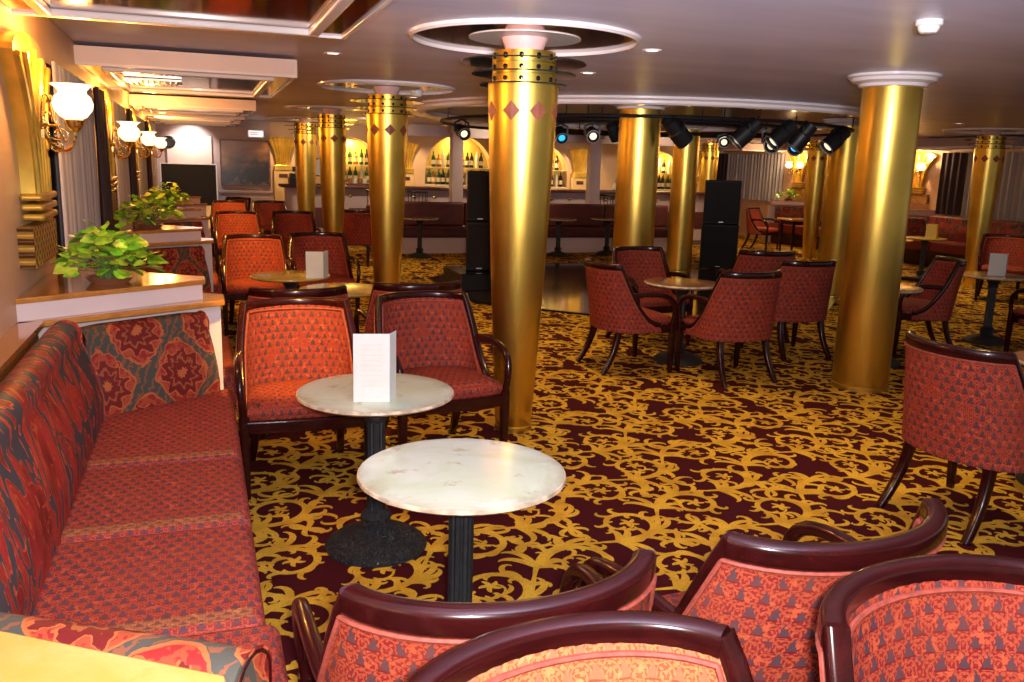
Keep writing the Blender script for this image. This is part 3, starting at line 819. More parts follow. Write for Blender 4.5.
# ------------------------------------------------------------------ columns
def cone_column(x, y, label, zs=0):
    t = thing('gold_column', label, 'column', (x, y, 0), 0, 'tapered gold columns')
    MB().lathe([(.112, 0), (.112, .03), (.104, .035), (.108, .05), (.155, .9), (.197, 1.98), (.197, 1.99)], 56).build('shaft', 'gold', t)
    b = MB(); z = 1.990
    for k in range(3):
        b.lathe([(.176, z), (.176, z+.053)], 48); z += .061
    b.build('collar', 'gold', t)
    n = 12; b = MB()
    for k in range(3):
        for i in range(n):
            a = 2*PI*i/n+.1
            M = Matrix.Translation((.1765*math.cos(a), .1765*math.sin(a), 2.017+.061*k)) @ Matrix.Rotation(a, 4, 'Z') @ Matrix.Rotation(R(90), 4, 'Y')
            b.lathe([(.013, 0), (.013, .006), (.008, .008), (0, .008)], 10, M=M)
    b.build('studs', 'black_gloss', t)
    for r, z in ((.245, 1.985), (.290, 2.044), (.345, 2.105)):
        MB().lathe([(.15, z), (r, z), (r+.003, z+.004), (r, z+.008), (.15, z+.008)], 56).build('fin', 'fin', t)
    MB().lathe([(.10, 2.166), (.112, 2.20), (.128, 2.235), (.128, 2.245)], 40).build('neck', 'neck', t)
    nd = 8
    for i in range(nd):
        a = 2*PI*(i+.5)/nd+zs; rr = .1855; q = R(13)
        bb = MB()
        g = []
        for dz, da in ((-.052, 0), (0, .265), (.052, 0), (0, -.265)):
            rad = lerp(.155, .197, (1.845+dz-.9)/1.08)
            g.append([rad, a+da, 1.845+dz])
        vo = [((r_+.004)*math.cos(aa), (r_+.004)*math.sin(aa), z) for r_, aa, z in g]
        vi = [((r_-.012)*math.cos(aa), (r_-.012)*math.sin(aa), z) for r_, aa, z in g]
        bb.add(vo+vi, [(0, 1, 2, 3), (7, 6, 5, 4), (0, 4, 5, 1), (1, 5, 6, 2), (2, 6, 7, 3), (3, 7, 4, 0)])
        bb.build('diamond_inlay', 'diamond', t, smooth=False)
    # ceiling rose
    rt = thing('ceiling_rose', label.replace('gold column', 'ring').split(',')[0]+' - its round ceiling surround', 'ceiling ring', (x, y, CEIL), 0, 'round mirrored ceiling surrounds')
    MB().lathe([(.612, 0), (.612, -.018), (.616, -.024), (.624, -.024), (.630, -.018), (.638, -.014), (.642, 0)], 80).build('rim', 'white_trim', rt)
    MB().lathe([(.29, -.004), (.614, -.004), (.614, -.0005), (.29, -.0005), (.29, -.004)], 72).build('mirror_ring', 'mirror', rt)
    MB().lathe([(.13, -.006), (.31, -.008), (.31, -.0005), (.13, -.0005), (.13, -.006)], 64).build('pale_disc', 'pale_disc', rt)
    return t, rt
CONES = [((1.72, 4.68), 'big tapered gold column in the centre foreground, red diamonds at its top', 'white rimmed ceiling surround above the big centre column'),
         ((1.69, 8.30), 'second tapered gold column, left of the big centre one', 'ceiling surround above the second gold column'),
         ((1.74, 12.3), 'third tapered gold column in the left row', 'ceiling surround above the third gold column of the left row'),
         ((1.73, 15.5), 'fourth and farthest tapered gold column of the left row', 'ceiling surround above the farthest column of the left row'),
         ((10.62, 9.55), 'tapered gold column at the far right in front of grey curtains', 'ceiling surround above the far right column'),
         ((10.6, 13.2), 'dark tapered gold column just left of the two plain columns', 'ceiling surround above the dark column behind the plain columns'),
         ((10.6, 16.8), 'farthest tapered gold column behind the right loudspeaker', 'ceiling surround above the column behind the loudspeaker')]
for i, (p, l, l2) in enumerate(CONES):
    c, r_ = cone_column(*p, l, (-.288, .325, -.393, .1, .096, .1, .2)[i]); r_['label'] = l2
def plain_column(x, y, label, r=.225, h=CEIL):
    t = thing('gold_column', label, 'column', (x, y, 0), 0, 'plain gold columns')
    MB().lathe([(r, .0), (r, .03), (r-.008, .038), (r-.004, .06), (r-.004, h-.05)], 64).build('shaft', 'gold', t)
    MB().lathe([(r-.01, h-.085), (r+.02, h-.08), (r+.03, h-.06), (r+.075, h-.045), (r+.085, h-.025), (r+.105, h-.015), (r+.105, h)], 64).build('capital', 'white_trim', t)
    return t
plain_column(4.61, 5.02, 'big plain cylindrical gold column standing on the carpet at right', .203)
plain_column(4.37, 8.31, 'plain cylindrical gold column behind the middle table, left one', .222)
plain_column(7.02, 11.8, 'slimmer looking plain gold column beside the right loudspeaker', .20)
plain_column(7.74, 9.1, 'plain gold column half hidden behind the big plain one', .225)

# ------------------------------------------------------------------ left ceiling panels
cb = [(1.9, 4.21), (6.31, 8.5), (10.95, 12.3), (13.6, 14.6), (15.5, 16.6)]
names = ['nearest', 'second', 'third', 'fourth', 'farthest']
for i, (a, c) in enumerate(cb):
    t = thing('ceiling_panel', '%s dropped mirror panel with white frame over the left booths' % names[i], 'ceiling panel', ((WL+.66)/2, (a+c)/2, 2.10))
    hx, hy = (.66-WL)/2, (c-a)/2
    MB().box((0, 0, .07), (2*hx, 2*hy, .10)).build('soffit_box', 'pink_paint', t, smooth=False)
    def frame(b, hx, hy, wd, z0, z1, ox=0):
        b.box((ox, hy-wd/2, (z0+z1)/2), (2*hx, wd, z1-z0)); b.box((ox, -hy+wd/2, (z0+z1)/2), (2*hx, wd, z1-z0))
        b.box((ox+hx-wd/2, 0, (z0+z1)/2), (wd, 2*hy-2*wd, z1-z0)); b.box((ox-hx+wd/2, 0, (z0+z1)/2), (wd, 2*hy-2*wd, z1-z0))
    b = MB(); frame(b, hx, hy, .022, 0, .022); b.build('outer_frame', 'white_trim', t, smooth=False, bevel=.003)
    MB().box((0, 0, .017), (2*hx-.05, 2*hy-.05, .012)).build('mirror_panel', 'mirror', t, smooth=False)
    b = MB(); frame(b, hx-.14, hy-.14, .05, -.018, .012); b.build('inner_frame', 'white_trim', t, smooth=False, bevel=.008)
t = thing('air_vent', 'slatted metal air vent in the second mirror panel, above the lamps', 'vent', (-.30, 7.3, 2.092))
MB().box((0, 0, .008), (.40, .30, .014)).build('backing', 'vent', t, smooth=False)
for k in range(9): MB().box((-.16+.04*k, 0, -.006), (.010, .26, .018), M=None).build('slat', 'vent', t, smooth=False)

# ------------------------------------------------------------------ wall ornaments (tall gilded palms) and sconces
def ornament(label, loc, rz):
    """local: wall in the yz plane at x=0, sticking out to +x"""
    t = thing('wall_ornament', label, 'wall ornament', loc, rz, 'gilded wall ornaments')
    Mx = Matrix(((0, 0, 1, 0), (1, 0, 0, 0), (0, 1, 0, 0), (0, 0, 0, 1)))     # (a,b,c)->(x=c, y=a, z=b)
    pts = []
    for k in range(15):
        q = k/14; z = lerp(1.36, 1.94, q); pts.append((.15+.25*q**2.4, z))
    arc = [(.40*math.cos(R(a)), 1.94+.10*math.sin(R(a))) for a in range(15, 180, 15)]
    poly = pts+arc+[(-x, z) for x, z in pts[::-1]]
    MB().prism(poly, .0, .055, M=Mx).build('fan_panel', 'palm_gold', t, angle=30)
    b = MB()
    for a in (-1, -.5, 0, .5, 1):
        b.tube([(.062, a*(.135+.24*(k/14)**2.4), lerp(1.36, 1.98-.05*abs(a), k/14)) for k in range(15)], .016, 8)
    b.build('ribs', 'palm_gold', t)
    b = MB()
    for k in range(3): b.box((.045, 0, 1.36-.042*k), (.09, .42-.02*k, .030))
    b.build('bands', 'palm_gold', t, smooth=False, bevel=.012)
    MB().box((.03, 0, 1.155), (.06, .62, .17)).build('tile_panel', 'tiles', t, smooth=False)
    return t
def sconce(label, loc, rz, two=False):
    t = thing('wall_sconce', label, 'wall lamp', loc, rz, 'brass wall lamps with opal glass shades')
    for sy in ((-1, 1) if two else (0,)):
        yo = sy*.20; e = .13 if not two else .10
        b = MB()
        b.tube(bez((0, sy*.03, 0), (.02, yo*.4, -.12), (e, yo, -.16), (e, yo, -.02), 16), .008, 8)
        sp = [(e*.55+(.035*(1-k/22))*math.cos(R(-60+k*24)), yo*.6, -.045+(.035*(1-k/22))*math.sin(R(-60+k*24))) for k in range(20)]
        b.tube(sp, .005, 6); b.tube(bez((0, sy*.03, .02), (.03, yo*.5, .10), (.05, yo*.5, .02), sp[0], 8), .005, 6)
        if not two:
            for yy in (-.035, .035):
                b.tube(bez((.008, yy, -.01), (.01, yy*2.2, .16), (.055, yy*2.2, .17), (.05, yy*.8, .01), 12), .005, 6)
            b.tube([(.03, 0, -.005), (.075, 0, -.005)], .006, 6)
            q2 = [(.052+(.030*(1-k/24))*math.cos(R(90-k*26)), 0, -.095+(.030*(1-k/24))*math.sin(R(90-k*26))) for k in range(22)]
            b.tube(bez((.01, 0, .03), (.015, 0, -.03), (.03, 0, -.065), q2[0], 8)+q2[1:], .005, 6)
        b.build('arm', 'brass', t)
        M = Matrix.Translation((e, yo, 0))
        MB().lathe([(.012, -.03), (.03, -.012), (.036, .0), (.040, .02), (.030, .03)], 20, M=M).build('lamp_holder', 'brass', t)
        sh = MB()
        def fl(a, z): return 1+.06*math.cos(8*a)*max(0, (z-.12)/.06)
        pr = [(.028, .02), (.055, .035), (.078, .065), (.083, .09), (.074, .118), (.058, .132), (.056, .145), (.068, .160), (.086, .172)]
        sh.lathe(pr+[(r-.004, z) for r, z in pr[::-1]], 32, M=M, flute=None)
        sh.v = [((x-e)*fl(math.atan2(y-yo, x-e), z)+e, (y-yo)*fl(math.atan2(y-yo, x-e), z)+yo, z) for x, y, z in sh.v]
        sh.build('glass_shade', 'shade', t, angle=60)
    MB().lathe([(.030, 0), (.030, .008), (.018, .016), (.012, .03), (0, .032)], 20, M=Matrix.Rotation(R(90), 4, 'Y')).box((.006, 0, .03), (.012, .035, .18)).build('backplate', 'brass', t)
    return t
olab = ['gilded palm shaped wall ornament at the left edge, nearest', 'gilded palm wall ornament behind the second lamp from the left edge', 'third gilded wall ornament along the left wall', 'farthest gilded wall ornament along the left wall']
slab_ = ['nearest wall lamp with glowing scalloped glass shade, top left', 'second glowing glass wall lamp from the left edge', 'third glowing glass wall lamp along the left wall', 'farthest glowing glass wall lamp along the left wall']
for i in range(1, 5):
    ornament(olab[i-1], (WL, PC[i]-.10, 0), 0)
    sconce(slab_[i-1], (WL+.08, PC[i]-.14, 1.67 if i == 1 else 1.63), 0)
    lamp('sconce_bulb', 'POINT', (WL+.25, PC[i]-.14, 1.97), 32, (1, .44, .09), .06)
for i in range(1, 3):
    ornament('gilded palm wall ornament glowing %s' % ('just right of the big plain column' if i == 1 else 'between far curtains and dark column'), (WR, PR[i], 0), PI)
    sconce('two armed wall lamp on the palm ornament %s' % ('right of the big plain column' if i == 1 else 'beside the far pale curtains'), (WR-.08, PR[i], 1.66), PI, True)
    lamp('sconce_bulb', 'POINT', (WR-.35, PR[i], 1.95), 38, WARM, .06)

# ------------------------------------------------------------------ plants
def plant(label, loc, n=110, rx=.22, ry=.34, h=.20, seed=1, rz=0, leaf=.052):
    rng = random.Random(seed)
    t = thing('potted_plant', label, 'plant', loc, rz, 'leafy plants on the booth ledges')
    MB().lathe([(.08, 0), (.10, .025), (.104, .03), (.09, .03), (.075, .012), (0, .012)], 28).build('planter', 'terracotta', t)
    st = MB(); L1, L2 = MB(), MB()
    for k in range(n):
        a = rng.uniform(0, 2*PI); q = rng.random()**.55
        tip = Vector((rx*q*math.cos(a), ry*q*math.sin(a), .03+h*(1-.75*q*q)*rng.uniform(.45, 1.05)))
        if k % 3 == 0:
            st.tube(bez((rng.uniform(-.05, .05), rng.uniform(-.06, .06), .012), (tip.x*.3, tip.y*.3, tip.z*.9), (tip.x*.7, tip.y*.7, tip.z*1.05), tip, 5), .0025, 5)
        s_ = leaf*rng.uniform(.65, 1.25); b = L1 if rng.random() < .6 else L2
        yaw = a+rng.uniform(-.9, .9); pit = rng.uniform(-.7, .5); rol = rng.uniform(-.6, .6)
        M = Matrix.Translation(tip) @ Matrix.Rotation(yaw, 4, 'Z') @ Matrix.Rotation(pit, 4, 'Y') @ Matrix.Rotation(rol, 4, 'X')
        out = [(0, 0), (.12, .42), (.42, .56), (.75, .46), (1.05, .22), (1.32, 0)]   # heart shaped half outline
        vs = [(x*s_, 0, -.10*s_*(x-.4)**2) for x, y in out]+[(x*s_, y*s_, .16*s_*y-.12*s_*x*x) for x, y in out[1:5]]+[(x*s_, -y*s_, .16*s_*y-.12*s_*x*x) for x, y in out[1:5]]
        fs = [(0, 1, 6), (1, 2, 7, 6), (2, 3, 8, 7), (3, 4, 9, 8), (4, 5, 9), (0, 10, 1), (1, 10, 11, 2), (2, 11, 12, 3), (3, 12, 13, 4), (4, 13, 5)]
        b.add(vs, fs, 0, M)
    st.build('stems', 'stem', t)
    for b, m in ((L1, 'leaf'), (L2, 'leaf_light')):
        o = b.build('leaves', m, t); o['kind'] = 'stuff'
    return t
plant('bushy green plant on the ledge behind the front sofa, nearest of all', (-.41, 4.34, .968), 170, .185, .20, .24, 3, leaf=.056)
plant('round bushy green plant on the second left ledge', (-.40, 7.66, .968), 130, .24, .22, .25, 5, leaf=.055)
plant('green plant on the third left ledge, beside the dark screen', (-.36, 10.5, .968), 120, .24, .24, .26, 8, leaf=.055)
plant('small green plant on the far right ledge under the palm sconce', (12.55, 16.5, .968), 90, .20, .26, .22, 9, leaf=.055)

# dark screen at the end of the left booths
t = thing('smoked_screen', 'tall dark smoked screen at the far end of the left booths', 'screen', (-.17, 15.65, 0))
MB().box((0, 0, .37), (.95, .06, .74)).build('panel_base', 'pink_paint', t, smooth=False)
MB().box((0, 0, 1.08), (.86, .03, .68)).build('glass', 'screen', t, smooth=False)
b = MB(); b.box((-.437, 0, 1.08), (.014, .045, .68)); b.box((.437, 0, 1.08), (.014, .045, .68)); b.box((0, 0, 1.427), (.888, .045, .014)); b.build('frame', 'vent', t, smooth=False)
# painting and lit sign
t = thing('painting', 'dark landscape painting on the far left wall', 'painting', (.82, YB-.03, 1.46))
MB().box((0, 0, 0), (.86, .03, .80)).build('canvas', 'picture', t, smooth=False)
b = MB()
for zz in (-.41, .41): b.box((0, -.005, zz), (.90, .04, .025))
for xx in (-.44, .44): b.box((xx, -.005, 0), (.025, .04, .80))
b.build('frame', 'dark_wall', t, smooth=False)
t = thing('lit_sign', 'small white lit sign above the right corner of the painting', 'sign', (1.02, YB-.05, 2.0))
MB().box((0, 0, 0), (.30, .08, .15)).build('housing', 'plastic_white', t, smooth=False, bevel=.01)
MB().box((0, -.042, 0), (.26, .006, .11)).build('face', 'sign_lit', t, smooth=False)
b = MB(); b.box((-.03, -.046, .02), (.16, .003, .012)); b.box((-.03, -.046, -.015), (.16, .003, .012)); b.build('bars', 'mauve', t, smooth=False)
t = tag(MB().lathe([(.10, 0), (.11, -.02), (.085, -.035), (.07, -.03), (0, -.03)], 32, M=Matrix.Translation((-.50, YB-.045, 1.80)) @ Matrix.Rotation(R(-90), 4, 'X')).build('wall_speaker', 'black'), 'round black wall speaker on the far white panel at left', 'speaker')
lamp('panel_light', 'SPOT', (-.1, YB-.5, 2.15), 55, (1, .88, .72), .05, target=(-.15, YB, 1.6), cone=R(95))

# ------------------------------------------------------------------ bar
t = thing('bar_counter', 'long bar with maroon top and pale panelled front across the back', 'bar', (1.35, 16.0, 0))
BL = 9.2
MB().box((BL/2, .25, 1.085), (BL, .62, .055)).build('counter_top', 'maroon_leather', t, smooth=False, bevel=.015)
MB().box((BL/2, .32, .53), (BL-.2, .30, 1.06)).build('front_panel', 'mauve', t, smooth=False)
for k in range(11): MB().box((.65+.80*k, .162, .52), (.46, .03, .36)).build('padded_panel', 'maroon_leather', t, smooth=False, bevel=.01)
for k in range(22): MB().lathe([(.045, 0), (.045, .012), (.03, .035), (0, .042)], 18, M=Matrix.Translation((.45+.40*k, .17, .93)) @ Matrix.Rotation(R(90), 4, 'X')).build('brass_boss', 'brass', t)
MB().box((BL/2, .17, .05), (BL-.2, .05, .10)).build('kick_plate', 'dark_wall', t, smooth=False)
# back shelves in the niches with bottles
bot = []
def make_bottle(mat, s=1.0, kind=0):
    t = thing('bottle', '', 'bottle'); t.scale = (1.12, 1.12, 1.05)
    pr = [[(.036, 0), (.038, .01), (.038, .17), (.032, .20), (.014, .235), (.013, .285), (.015, .29), (.0, .292)],
          [(.044, 0), (.046, .01), (.046, .13), (.038, .16), (.015, .18), (.014, .235), (.017, .24), (0, .242)],
          [(.03, 0), (.031, .01), (.031, .20), (.024, .24), (.012, .265), (.012, .31), (0, .312)]][kind]
    MB().lathe(pr, 16).build('glass', mat, t)
    r = pr[2][0]+.0008
    MB().lathe([(r, .05), (r, .13)], 16).build('label', 'label_paper', t)
    return t
protos = [make_bottle('bottle_green', 1, 0), make_bottle('bottle_amber', 1, 1), make_bottle('bottle_clear', 1, 2), make_bottle('bottle_dark', 1, 0)]
usedb = [False]*4
pos = []
nn = ['left of the second gold column', 'above the left loudspeaker', 'right of the big centre column', 'between the two plain columns']
kn = ['green', 'amber', 'clear', 'dark']
for i, (xa, xb, za, sp) in enumerate(NICHES):
    c = (xa+xb)/2; top = sp+min((xb-xa)/2, 2.24-sp-.08)
    sh = thing('bottle_shelf', 'pale glass shelves %s' % nn[i], 'shelf', (c, YB+.13, za))
    MB().box((0, 0, .008), (xb-xa-.01, .22, .016)).build('shelf_board', 'shelf', sh, smooth=False)
    MB().box((0, 0, .36), (xb-xa-.03, .22, .016)).build('shelf_board', 'shelf', sh, smooth=False)
    for lev, zz in ((0, .0162), (1, .3682)):
        n = int((xb-xa-.16)/.095)
        for k in range(n):
            q = random.randrange(4); x = xa+.10+k*(xb-xa-.2)/(n-1)
            if lev and abs(x-c) > (xb-xa)/2*.80: continue
            lb = '%s bottle on the %s bar shelf %s' % (kn[q], 'upper' if lev else 'lower', nn[i]); g = '%s bottles on the %s shelf %s' % (kn[q], 'upper' if lev else 'lower', nn[i])
            p = (x, YB+.10+.03*(k % 2), za+zz)
            if not usedb[q]: o = protos[q]; usedb[q] = True; o.location = p; tag(o, lb, 'bottle', g)
            else: dup(protos[q], p, 0, lb, g)
    lamp('niche_light', 'AREA', (c, YB+.10, top-.04), 26, (1, .74, .24), .25, target=(c, YB+.16, za))
# palm topped pilasters on the bar wall
for i, (x, lb) in enumerate(((1.50, 'cream pilaster with gold palm top beside the painting'), (3.88, 'cream pilaster with gold palm top right of the second gold column'), (7.68, 'cream pilaster with gold palm top right of the big centre column'), (10.5, 'cream pilaster with gold palm top behind the right loudspeaker'))):
    t = thing('palm_pilaster', lb, 'pilaster', (x, YB, 0), 0, 'palm topped pilasters on the bar wall')
    MB().box((0, -.05, .67), (.34, .10, 1.34)).build('base', 'cream', t, smooth=False, bevel=.01)
    MB().box((0, -.105, 1.24), (.16, .012, .07)).build('plaque', 'maroon_leather', t, smooth=False)
    MB().box((0, -.06, 1.39), (.32, .12, .10)).build('gold_band', 'palm_gold', t, smooth=False, bevel=.008)
    b = MB()
    for k in range(-3, 4):
        b.sweep([(k*(.038+.042*(j/12)**2.0), -.05-.07*(j/12)**2, lerp(1.44, 1.96-.012*abs(k), j/12)) for j in range(13)], lambda j: rrect(.040+.046*(j/12)**2, .05, .45), up=(0, -1, 0))
    b.build('palm_fan', 'palm_gold', t, angle=50)
    lamp('pilaster_light', 'SPOT', (x, YB-.7, 2.15), 45, WARM, .05, target=(x, YB, 1.2), cone=R(80))
for x, lb in ((4.42, 'purple painted post in front of the bar, left of the big gold column'), (7.18, 'purple painted post in front of the bar, right of the big gold column')):
    t = thing('square_post', lb, 'post', (x, 15.45, 0))
    MB().box((0, 0, 1.08), (.21, .21, 2.16)).build('shaft', 'mauve', t, smooth=False, bevel=.01)
    MB().box((0, 0, 2.16), (.28, .28, .12)).build('capital', 'mauve', t, smooth=False, bevel=.01)
MB().box((6.2, 15.62, 2.14), (5.9, .18, .16)).box((6.2, 15.60, 2.045), (5.9, .10, .03)).build('trim_20', 'mauve', smooth=False, kind='structure')
# maroon banquette before the bar
t = thing('banquette', 'long low maroon banquette on a white plinth in front of the bar', 'bench', (5.9, 14.95, 0))
MB().box((0, .02, .14), (5.6, .5, .28)).build('plinth', 'pink_paint', t, smooth=False)
for k in range(4): MB().box((-2.1+1.4*k, -.02, .365), (1.39, .60, .17)).build('seat_cushion', 'maroon_leather', t, bevel=.04, seg=3)
for k in range(4): MB().box((-2.1+1.4*k, .235, .665), (1.39, .15, .43)).build('back_cushion', 'maroon_leather', t, bevel=.04, seg=3)
for x in (2.6, 5.4, 8.6): lamp('bar_light', 'SPOT', (x, 14.2, 2.2), 110, (1, .76, .48), .08, target=(x, 16.6, 1.0), cone=R(110), blend=.8)
# bar stools
def stool(label, x, y):
    t = thing('bar_stool', label, 'stool', (x, y, 0), 0, 'dark bar stools at the counter')
    MB().lathe([(.17, .70), (.19, .72), (.19, .75), (.17, .77), (0, .78)], 24).build('seat', 'maroon_leather', t)
    for sx in (-1, 1):
        for sy in (-1, 1): MB().tube([(sx*.12, sy*.12, .71), (sx*.19, sy*.19, 0)], .016, 8).build('leg', 'black', t)
    MB().tube([(.165*math.cos(2*PI*k/20), .165*math.sin(2*PI*k/20), .28) for k in range(20)], .010, 6, closed=True).build('foot_ring', 'brass', t)
    b = MB(); b.tube([(.20*math.cos(R(200+k*14)), .20*math.sin(R(200+k*14)), 1.04) for k in range(11)], .018, 8)
    for k in range(7): b.tube([(.185*math.cos(R(205+k*21.5)), .185*math.sin(R(205+k*21.5)), .74), (.20*math.cos(R(205+k*21.5)), .20*math.sin(R(205+k*21.5)), 1.04)], .007, 6)
    b.build('spindle_back', 'black', t)
stool('dark spindle back bar stool behind the second gold column', 3.0, 15.72)
stool('dark spindle back bar stool between second gold column and purple post', 3.75, 15.72)
stool('dark spindle back bar stool right of the right purple post', 7.55, 15.72)
# things on the bar
tag(MB().lathe([(.05, 0), (.09, .02), (.07, .10), (.03, .16), (.045, .22), (.05, .225), (.03, .22), (.0, .18)], 24, M=Matrix.Translation((8.05, 16.2, 1.1125))).build('vase', 'pale_disc'), 'pale vase standing on the bar right of the purple post', 'vase')
t = thing('bar_tray', 'shallow red tray of jars on the bar left of the second gold column', 'tray', (2.75, 16.2, 1.1125))
MB().box((0, 0, .02), (.42, .26, .04)).build('tray', 'maroon_leather', t, smooth=False, bevel=.008)
for k in range(4): MB().lathe([(.04, .04), (.042, .11), (.03, .13), (0, .13)], 16, M=Matrix.Translation((-.14+.09*k, .0, 0))).build('jar', ('bottle_amber', 'bottle_clear')[k % 2], t)

t = thing('monitor', 'grey backed monitor standing on the bar between the two far gold columns', 'monitor', (2.12, 16.2, 1.1125))
MB().box((0, 0, .010), (.24, .18, .02)).build('foot', 'black', t, smooth=False, bevel=.004)
MB().box((0, .02, .09), (.05, .03, .16)).build('stand', 'black', t, smooth=False)
MB().box((0, 0, .31), (.46, .035, .32)).build('casing', 'black', t, smooth=False, bevel=.006)
MB().box((0, -.019, .31), (.42, .004, .28)).build('display', 'sheer', t, smooth=False)
t = thing('cash_register', 'black cash register at the left end of the bar', 'cash register', (1.66, 16.2, 1.1130))
MB().box((0, 0, .06), (.30, .34, .12)).box((0, .05, .155), (.26, .22, .07)).box((0, .08, .20), (.06, .05, .05)).build('body', 'black', t, smooth=False)
MB().box((0, .07, .265), (.16, .03, .09)).build('display', 'screen', t, smooth=False)
# ------------------------------------------------------------------ dance floor, stage ring, loudspeakers
pc = (5.45, 10.3)
oct_ = [(pc[0]+2.75*math.cos(R(22.5+45*k)), pc[1]+2.75*math.sin(R(22.5+45*k))) for k in range(8)]
t = thing('dance_floor', 'glossy dark parquet dance floor with a black rim in the middle of the room', 'dance floor', (0, 0, 0))
MB().prism(oct_, .0015, .022).build('parquet', 'parquet', t, smooth=False)
b = MB()
for k in range(8):
    p, q = Vector((*oct_[k], 0)), Vector((*oct_[(k+1) % 8], 0)); d = q-p
    b.box(((p.x+q.x)/2, (p.y+q.y)/2, .0135), (d.length+.03, .06, .024), math.atan2(d.y, d.x))
b.build('rim', 'black_gloss', t, smooth=False)
t = thing('stage_block', 'low black platform under the left loudspeaker', 'platform', (3.28, 10.5, .0225))
MB().box((0, 0, .10), (.62, .85, .20)).build('deck', 'black', t, smooth=False, bevel=.008)
MB().box((0, 0, .206), (.62, .85, .01)).build('deck_top', 'black_gloss', t, smooth=False)
def speaker(label, loc, rz, wd=.40, h=.66):
    t = thing('loudspeaker', label, 'loudspeaker', loc, rz, 'black stage loudspeakers')
    MB().prism([(-wd/2, .0), (wd/2, .0), (wd/2-.05, .36), (-wd/2+.05, .36)], 0, h).build('cabinet', 'black', t, smooth=False, bevel=.02)
    MB().box((0, -.006, h/2), (wd-.04, .014, h-.05)).build('grille', 'grille', t, smooth=False, bevel=.004)
    M = Matrix.Rotation(R(90), 4, 'X')
    MB().lathe([(.135, .010), (.14, .022), (.12, .022), (.05, .014), (0, .02)], 30, M=Matrix.Translation((0, 0, h*.34)) @ M).build('woofer', 'grille', t)
    MB().lathe([(.075, .010), (.078, .02), (.03, .014), (0, .02)], 24, M=Matrix.Translation((0, 0, h*.78)) @ M).build('horn', 'grille', t)
    MB().box((0, -.0145, .035), (.07, .003, .012)).build('badge', 'vent', t, smooth=False)
    return t
speaker('lower loudspeaker of the black stack left of the big gold column', (3.28, 10.35, .234), R(-12), .34, .62)
speaker('upper loudspeaker of the black stack left of the big gold column', (3.28, 10.35, .855), R(-12), .34, .62)
speaker('lower loudspeaker of the black stack right of the slim plain column', (7.93, 12.1, 0), R(-30), .60, .72)
speaker('upper loudspeaker of the black stack right of the slim plain column', (7.93, 12.1, .721), R(-30), .58, .70)
# ceiling ring over the dance floor with a truss pipe
rc = (5.45, 10.35); rr = 3.0
t = thing('stage_ring', 'large round white ceiling ring over the dance floor', 'ceiling ring', (rc[0], rc[1], CEIL))
MB().lathe([(rr-.22, 0), (rr-.22, -.06), (rr-.16, -.075), (rr-.02, -.075), (rr, -.06), (rr, -.035), (rr+.06, -.02), (rr+.06, 0)], 120).build('rim', 'white_trim', t, angle=30)
MB().lathe([(0, -.004), (rr-.2, -.004), (rr-.2, -.001), (0, -.001)], 96).build('dark_recess', 'dark_wall', t)
for r_ in (2.6, 1.95, 1.5):
    MB().tube([(r_*math.cos(2*PI*i/96), r_*math.sin(2*PI*i/96), -.16) for i in range(96)], .018, 8, closed=True).build('lighting_pipe', 'black', t)
    for i in range(8): MB().tube([(r_*math.cos(2*PI*i/8), r_*math.sin(2*PI*i/8), -.155), (r_*math.cos(2*PI*i/8), r_*math.sin(2*PI*i/8), -.003)], .008, 6).build('hanger', 'black', t)
def spot(label, loc, aim, lens, L=.26, r=.085, lit=True):
    t = thing('stage_spotlight', label, 'spotlight', loc, 0, 'stage spotlights under the ceiling ring')
    d = Vector(aim).normalized(); M = d.to_track_quat('Z', 'Y').to_matrix().to_4x4()
    MB().lathe([(r*.55, -L*.5), (r*.8, -L*.48), (r*.85, -L*.1), (r, -L*.05), (r, L*.5), (r*.9, L*.5), (r*.88, L*.40)], 24, M=M, cap=False).build('housing', 'black', t)
    MB().lathe([(0, L*.41), (r*.88, L*.41), (r*.88, L*.405), (0, L*.405)], 24, M=M).build('bezel', 'grille', t)
    rl = r*(.55 if lens != 'black' else .7)
    MB().lathe([(rl, L*.411), (rl, L*.425), (rl*.6, L*.45), (0, L*.46)], 24, M=M).build('lens', lens, t)
    MB().lathe([(r*.9, L*.5), (r*1.03, L*.49), (r*1.05, L*.505), (r*.9, L*.51), (r*.9, L*.5)], 24, M=M, cap=False).build('rim', 'vent', t)  # bright metal stands in for the light caught on the rim
    side = d.cross(Vector((0, 0, 1))).normalized()
    up = CEIL-.175-loc[2]
    b = MB(); s1, s2 = side*(r+.012), -side*(r+.012)
    b.sweep([s1, s1+Vector((0, 0, up*.7)), Vector((0, 0, max(up, .06))), s2+Vector((0, 0, up*.7)), s2], rrect(.024, .006, .2), up=tuple(d)); b.build('yoke', 'black', t)
    return t
